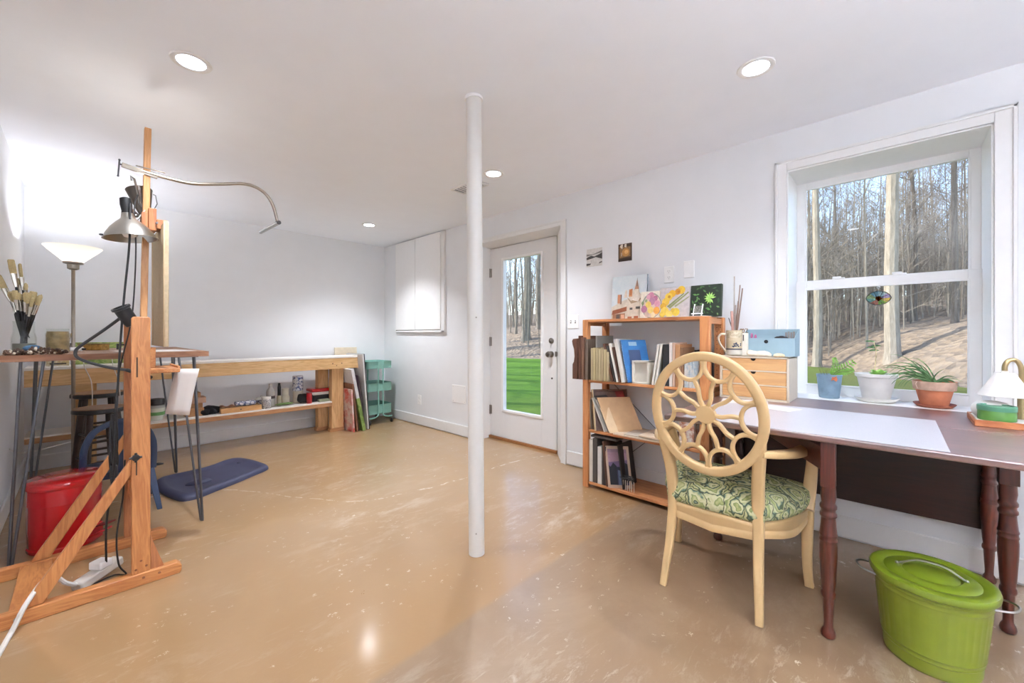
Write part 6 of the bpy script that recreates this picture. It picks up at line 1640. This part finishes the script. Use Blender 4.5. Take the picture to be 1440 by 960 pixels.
m = MB(); leaf(m, (PX-.045, .262, SL+.138), (-.5, -.4, -.5), .045, .014, .6, 5); leaf(m, (PX-.05, .245, SL+.135), (-.4, .5, -.35), .04, .012, .6, 5); m.build('dead_leaf', plain('dead_leaf', '#b0623f', .7), t)
# white pot with saucer
t = pot('potted_succulent', PX, .075, [(.058, .018), (.060, .022), (.083, .135), (.092, .142), (.093, .156), (.084, .158), (.078, .145), (.06, .14)], plain('chalky_white', '#d5d3d0', .7, var=.08, vscale=14, bmp=.06), 'bright lime succulent in a white pot on a white saucer, middle of the sill', soil_r=.079, soil_z=.146)
MB().lathe([(.07, 0), (.078, .003), (.094, .022), (.096, .026), (.09, .024), (.074, .010), (.05, .009)], (PX, .075, SL), 40).build('saucer', plain('saucer_white', '#dad7d0', .5), t)
m = MB(); rb = random.Random(5)
for i in range(15):
    a = i*2.4; el = .35+.75*(i/15); leaf(m, (PX-.02+.004*cos(a), .065+.004*sin(a), SL+.148), (cos(a)*cos(el), sin(a)*cos(el), sin(el)), .055-.012*(i/15), .017, .3, 6)
m.build('rosette', G3, t)
m = MB(); m.tube(spline([(PX, .085, SL+.14), (PX-.005, .078, SL+.22), (PX-.01, .075, SL+.28), (PX, .085, SL+.335)], 6), .0022, 7); m.build('tall_stem', plain('stem_pale', '#c9b98f', .6), t)
m = MB()
for (y, z, a) in ((.086, .335, .3), (.10, .31, 2.8), (.08, .30, .2), (.11, .285, 3.0)): leaf(m, (PX-.005, y-.005, SL+z), (0, cos(a), .35), .045, .005, .5, 5, up=(1, 0, .1))
m.build('stem_leaves', G2, t)
# terracotta pot with arching grassy plant
t = pot('potted_spider_plant', PX-.02, -.150, [(.052, .014), (.054, .018), (.070, .088), (.079, .09), (.083, .128), (.083, .134), (.075, .134), (.071, .12), (.05, .115)], plain('terracotta', '#b06a4a', .8, var=.18, vscale=16), 'arching spider plant in a terracotta pot on a clay saucer, right of the sill', soil_r=.072, soil_z=.119)
MB().lathe([(.0795, .0905), (.0835, .128), (.0836, .1345)], (PX-.02, -.150, SL), 40, cap=False).build('chalky_rim', plain('lime_bloom', '#b59683', .85, var=.25, vscale=22), t)
MB().lathe([(.06, 0), (.066, .002), (.079, .016), (.080, .019), (.075, .017), (.064, .008), (.045, .0075)], (PX-.02, -.150, SL), 40).build('saucer', plain('terracotta_dark', '#96523a', .7, var=.12, vscale=14), t)
m = MB(); rb = random.Random(17)
base = Vector((PX-.02, -.145, SL+.12))
def blade(m, base, dirv, L, w, droop):
    d = Vector(dirv).normalized(); q = base.copy(); n = 12; A = []
    for i in range(n+1):
        ww = w*(1-(i/n)**2)+.0003; s = d.cross(Vector((1, .25, 0))).normalized(); k = d.cross(s)
        A.append((m._v(q-s*ww+k*ww*.5), m._v(q), m._v(q+s*ww+k*ww*.5))); d = (d+Vector((0, 0, -droop*(.4+1.2*i/n)/n))).normalized(); q = q+d*L/n
    for a, b in zip(A, A[1:]): m._f([a[0], a[1], b[1], b[0]]); m._f([a[1], a[2], b[2], b[1]])
for i in range(44):
    side = rb.random()
    if side < .72: d = (rb.uniform(-.35, .25), rb.uniform(.25, 1.0), rb.uniform(.55, 1.3))
    else: d = (rb.uniform(-.5, .3), -rb.uniform(.2, .9), rb.uniform(.3, .8))
    blade(m, base+Vector((rb.uniform(-.015, .015), rb.uniform(-.02, .02), 0)), d, rb.uniform(.13, .25) if side < .72 else rb.uniform(.07, .12), .0028, rb.uniform(1.3, 2.9))
m.build('leaves', G2, t, smooth=False)
m = MB(); m.tube(spline([(PX-.09, -.085, SL+.132), (PX-.105, -.08, SL+.122), (PX-.106, -.086, SL+.10)], 5), .0016, 6); m.build('runner', plain('runner_pale', '#d3b2a0', .6), t)

# ------------------------------------------------------------ stained glass suncatcher
t = thing('suncatcher', 'almond-shaped stained glass flower suncatcher hanging on the window', 'suncatcher', (3.165, .068, 1.30))
def gl(name, c_):
    m = bpy.data.materials.new(name); m.use_nodes = True; nt = m.node_tree; nt.nodes.clear(); out = nt.nodes.new('ShaderNodeOutputMaterial')
    a = nt.nodes.new('ShaderNodeBsdfTransparent'); a.inputs[0].default_value = lin(c_); b = nt.nodes.new('ShaderNodeBsdfTranslucent'); b.inputs[0].default_value = lin(c_); x = nt.nodes.new('ShaderNodeMixShader'); x.inputs[0].default_value = .25
    nt.links.new(a.outputs[0], x.inputs[1]); nt.links.new(b.outputs[0], x.inputs[2]); nt.links.new(x.outputs[0], out.inputs[0]); return m
sx_, sy_, sz_ = 3.165, .068, 1.345
def alm(k, r=1.0):
    a = 2*pi*k/32; return (sy_ + .054*r*cos(a), sz_ + .040*r*math.copysign(abs(sin(a))**1.25, sin(a)))
m = MB(); m.tube([(sx_, y, z) for y, z in (alm(k) for k in range(32))], .0022, 6, closed=True)
for k in (3, 6, 10, 13, 19, 22, 26, 29): y, z = alm(k); m.tube([(sx_, sy_, sz_-.006), (sx_, y, z)], .0013, 5)
m.build('lead_came', plain('lead', '#4d4b48', .5, .7), t)
gc = ['#e9f0d0', '#c9e0ea', '#e2edf0', '#d9cfe8', '#f0e0a8', '#c9dca8', '#efc4b8', '#cfeae2']
for i in range(8):
    m = MB(); ks = [i*4+j for j in range(5)]; ring = [alm(k, .99) for k in ks]
    pts = [(sy_, sz_-.006)] + ring
    m.prism(pts, sx_-.0008, sx_+.0008, 'YZ'); m.build('glass_piece', gl('stained_%d' % i, gc[i]), t, smooth=False)
m = MB()
for k in range(5):
    a = radians(30+30*k); m.prism([(sy_, sz_-.02), (sy_+.006*sin(a)+.014*cos(a), sz_-.008+.012*sin(a)), (sy_+.024*cos(a), sz_-.016+.030*sin(a)), (sy_-.006*sin(a)+.014*cos(a), sz_-.006+.012*sin(a))], sx_-.002, sx_-.001, 'YZ')
m.build('glass_flower', gl('stained_amber', '#c98a3a'), t, smooth=False)
m = MB(); m.tube([(sx_, sy_, sz_+.04), (sx_+.004, sy_, 1.408)], .0007, 5); m.lathe([(.001, 0), (.006, .004), (.009, .012)], (sx_, sy_, 1.408), 14, axis=(1, 0, .0)); m.build('hanger', plain('clear_plastic', '#c9cdd0', .2), t)

# ------------------------------------------------------------ tray, lamp, tin at the right end of the desk
t = thing('tray', 'low wooden tray at the right end of the desk under the little lamp', 'tray', (2.62, -.36, DT))
m = MB(); m.box((2.492, -.465, DT+.0005), (2.735, -.237, DT+.012)); m.box((2.492, -.465, DT+.012), (2.500, -.237, DT+.026)); m.box((2.727, -.465, DT+.012), (2.735, -.237, DT+.026)); m.box((2.50, -.245, DT+.012), (2.727, -.237, DT+.026)); m.box((2.50, -.465, DT+.012), (2.727, -.457, DT+.026))
m.build('tray_body', wood('tray_wood', '#95542f', '#bd7a4a', 'Y', 1.2, .4), t, bevel=.002)
MB().box((2.501, -.456, DT+.0125), (2.726, -.246, DT+.0225)).build('tray_lining', plain('lining_white', '#d5d2cc', .6), t)
TT = DT+.0228
t = thing('green_tin', 'round green tin with pale lid rim in front of the little lamp', 'tin', (2.555, -.303, TT))
MB().lathe([(.050, 0), (.053, .002), (.053, .042), (.052, .044)], (2.56, -.303, TT), 40).build('tin_body', plain('tin_green', '#4c7833', .35, .1, var=.05), t)
MB().lathe([(.0545, .040), (.0548, .058), (.052, .061), (.046, .0605), (.044, .057), (.001, .057)], (2.56, -.303, TT), 40).build('lid', plain('tin_lid', '#4d8266', .35, .1), t)
t = thing('table_lamp', 'small brass arched lamp with white cone shade at the right end of the desk', 'table lamp', (2.665, -.33, TT))
lx, ly = 2.64, -.335
MB().lathe([(.044, .0), (.056, .012), (.060, .030), (.056, .048), (.042, .062), (.02, .069), (.001, .070)], (lx, ly+.036, TT), 36).build('white_base', plain('lamp_white', '#d9d6d2', .45), t)
m = MB(); path = spline([(lx+.015, ly-.046, TT), (lx+.015, ly-.046, TT+.10), (lx+.015, ly-.046, TT+.19), (lx+.013, ly-.041, TT+.225), (lx+.009, ly-.028, TT+.243), (lx+.003, ly-.010, TT+.240), (lx, ly, TT+.218), (lx, ly, TT+.190)], 6)
m.tube(path, .0085, 12); m.lathe([(.012, .0), (.012, .12), (.009, .13)], (lx+.015, ly-.046, TT), 16); m.box((lx+.003, ly-.053, TT+.13), (lx+.015, ly-.039, TT+.155)); m.build('brass_arm', BRASS, t)
MB().lathe([(.026, .190), (.0275, .191), (.078, .094), (.077, .093), (.075, .094), (.0245, .188)], (lx, ly, TT), 40).build('lamp_shade', plain('shade_fabric', '#ddd9d5', .8, var=.02), t)
MB().lathe([(.010, .198), (.010, .17), (.022, .155), (.024, .135), (.001, .118)], (lx, ly, TT), 16).build('bulb', plain('frosted_bulb', '#efeae0', .4), t)

# ------------------------------------------------------------ lime bin
LIME = plain('lime_enamel', '#727e20', .35, var=.04, coat=.15)
bx, by = 2.045, -.092
t = thing('lidded_bin', 'round lime green metal bin with lid and wire handles under the desk', 'bin', (bx, by, 0))
prof = [(.118, 0), (.121, .003), (.1235, .012), (.125, .045), (.128, .049), (.1275, .054), (.129, .062), (.1315, .066), (.131, .071), (.1455, .235), (.148, .240), (.1475, .246), (.149, .253), (.1515, .258), (.151, .264), (.154, .283), (.15, .283), (.12, .02), (.001, .018)]
o = MB().lathe(prof, (bx, by, 0), 120).build('bin_body', LIME, t, angle=30)
for v in o.data.vertices:
    r = hypot(v.co.x, v.co.y)
    if .075 < v.co.z < .232 and r > .12: pass
bmv = bmesh.new(); bmv.from_mesh(o.data)
es = [e for e in bmv.edges if abs(e.verts[0].co.z - e.verts[1].co.z) > .12 and min(hypot(v.co.x, v.co.y) for v in e.verts) > .128]
r_ = bmesh.ops.subdivide_edges(bmv, edges=es, cuts=6, use_grid_fill=True)
for v in bmv.verts:
    if .08 < v.co.z < .228 and hypot(v.co.x, v.co.y) > .128:
        a = atan2(v.co.y, v.co.x); k = 1 + .012*(abs(sin(a*20))**.6 - .5); v.co.x *= k; v.co.y *= k
bmv.to_mesh(o.data); bmv.free()
o.data.polygons.foreach_set('use_smooth', [True]*len(o.data.polygons))
MB().lathe([(.155, .268), (.161, .272), (.163, .284), (.160, .293), (.150, .297), (.128, .295), (.122, .290), (.116, .293), (.100, .297), (.078, .297), (.072, .292), (.066, .296), (.03, .300), (.001, .3005)], (bx, by, 0), 72).build('lid', plain('lime_lid', '#68781c', .35, var=.04, coat=.15), t)
m = MB(); m.tube(spline([(bx, by+.088, .298), (bx, by+.078, .303), (bx, by+.068, .309), (bx, by+.03, .328), (bx, by-.03, .328), (bx, by-.068, .309), (bx, by-.078, .303), (bx, by-.088, .298)], 6), .0035, 8)
for s in (-1, 1): m.ball((bx, by+s*.086, .300), .006, 10, 6)
m.build('lid_handle', STEEL, t)
for s in (-1, 1):
    yy = by + s*.152
    m = MB(); m.tube(spline([(bx+.045, yy-s*.012, .252), (bx+.035, yy+s*.03, .258), (bx, yy+s*.046, .262), (bx-.035, yy+s*.03, .258), (bx-.045, yy-s*.012, .252)], 7), .0035, 8); m.build('side_handle', STEEL, t)
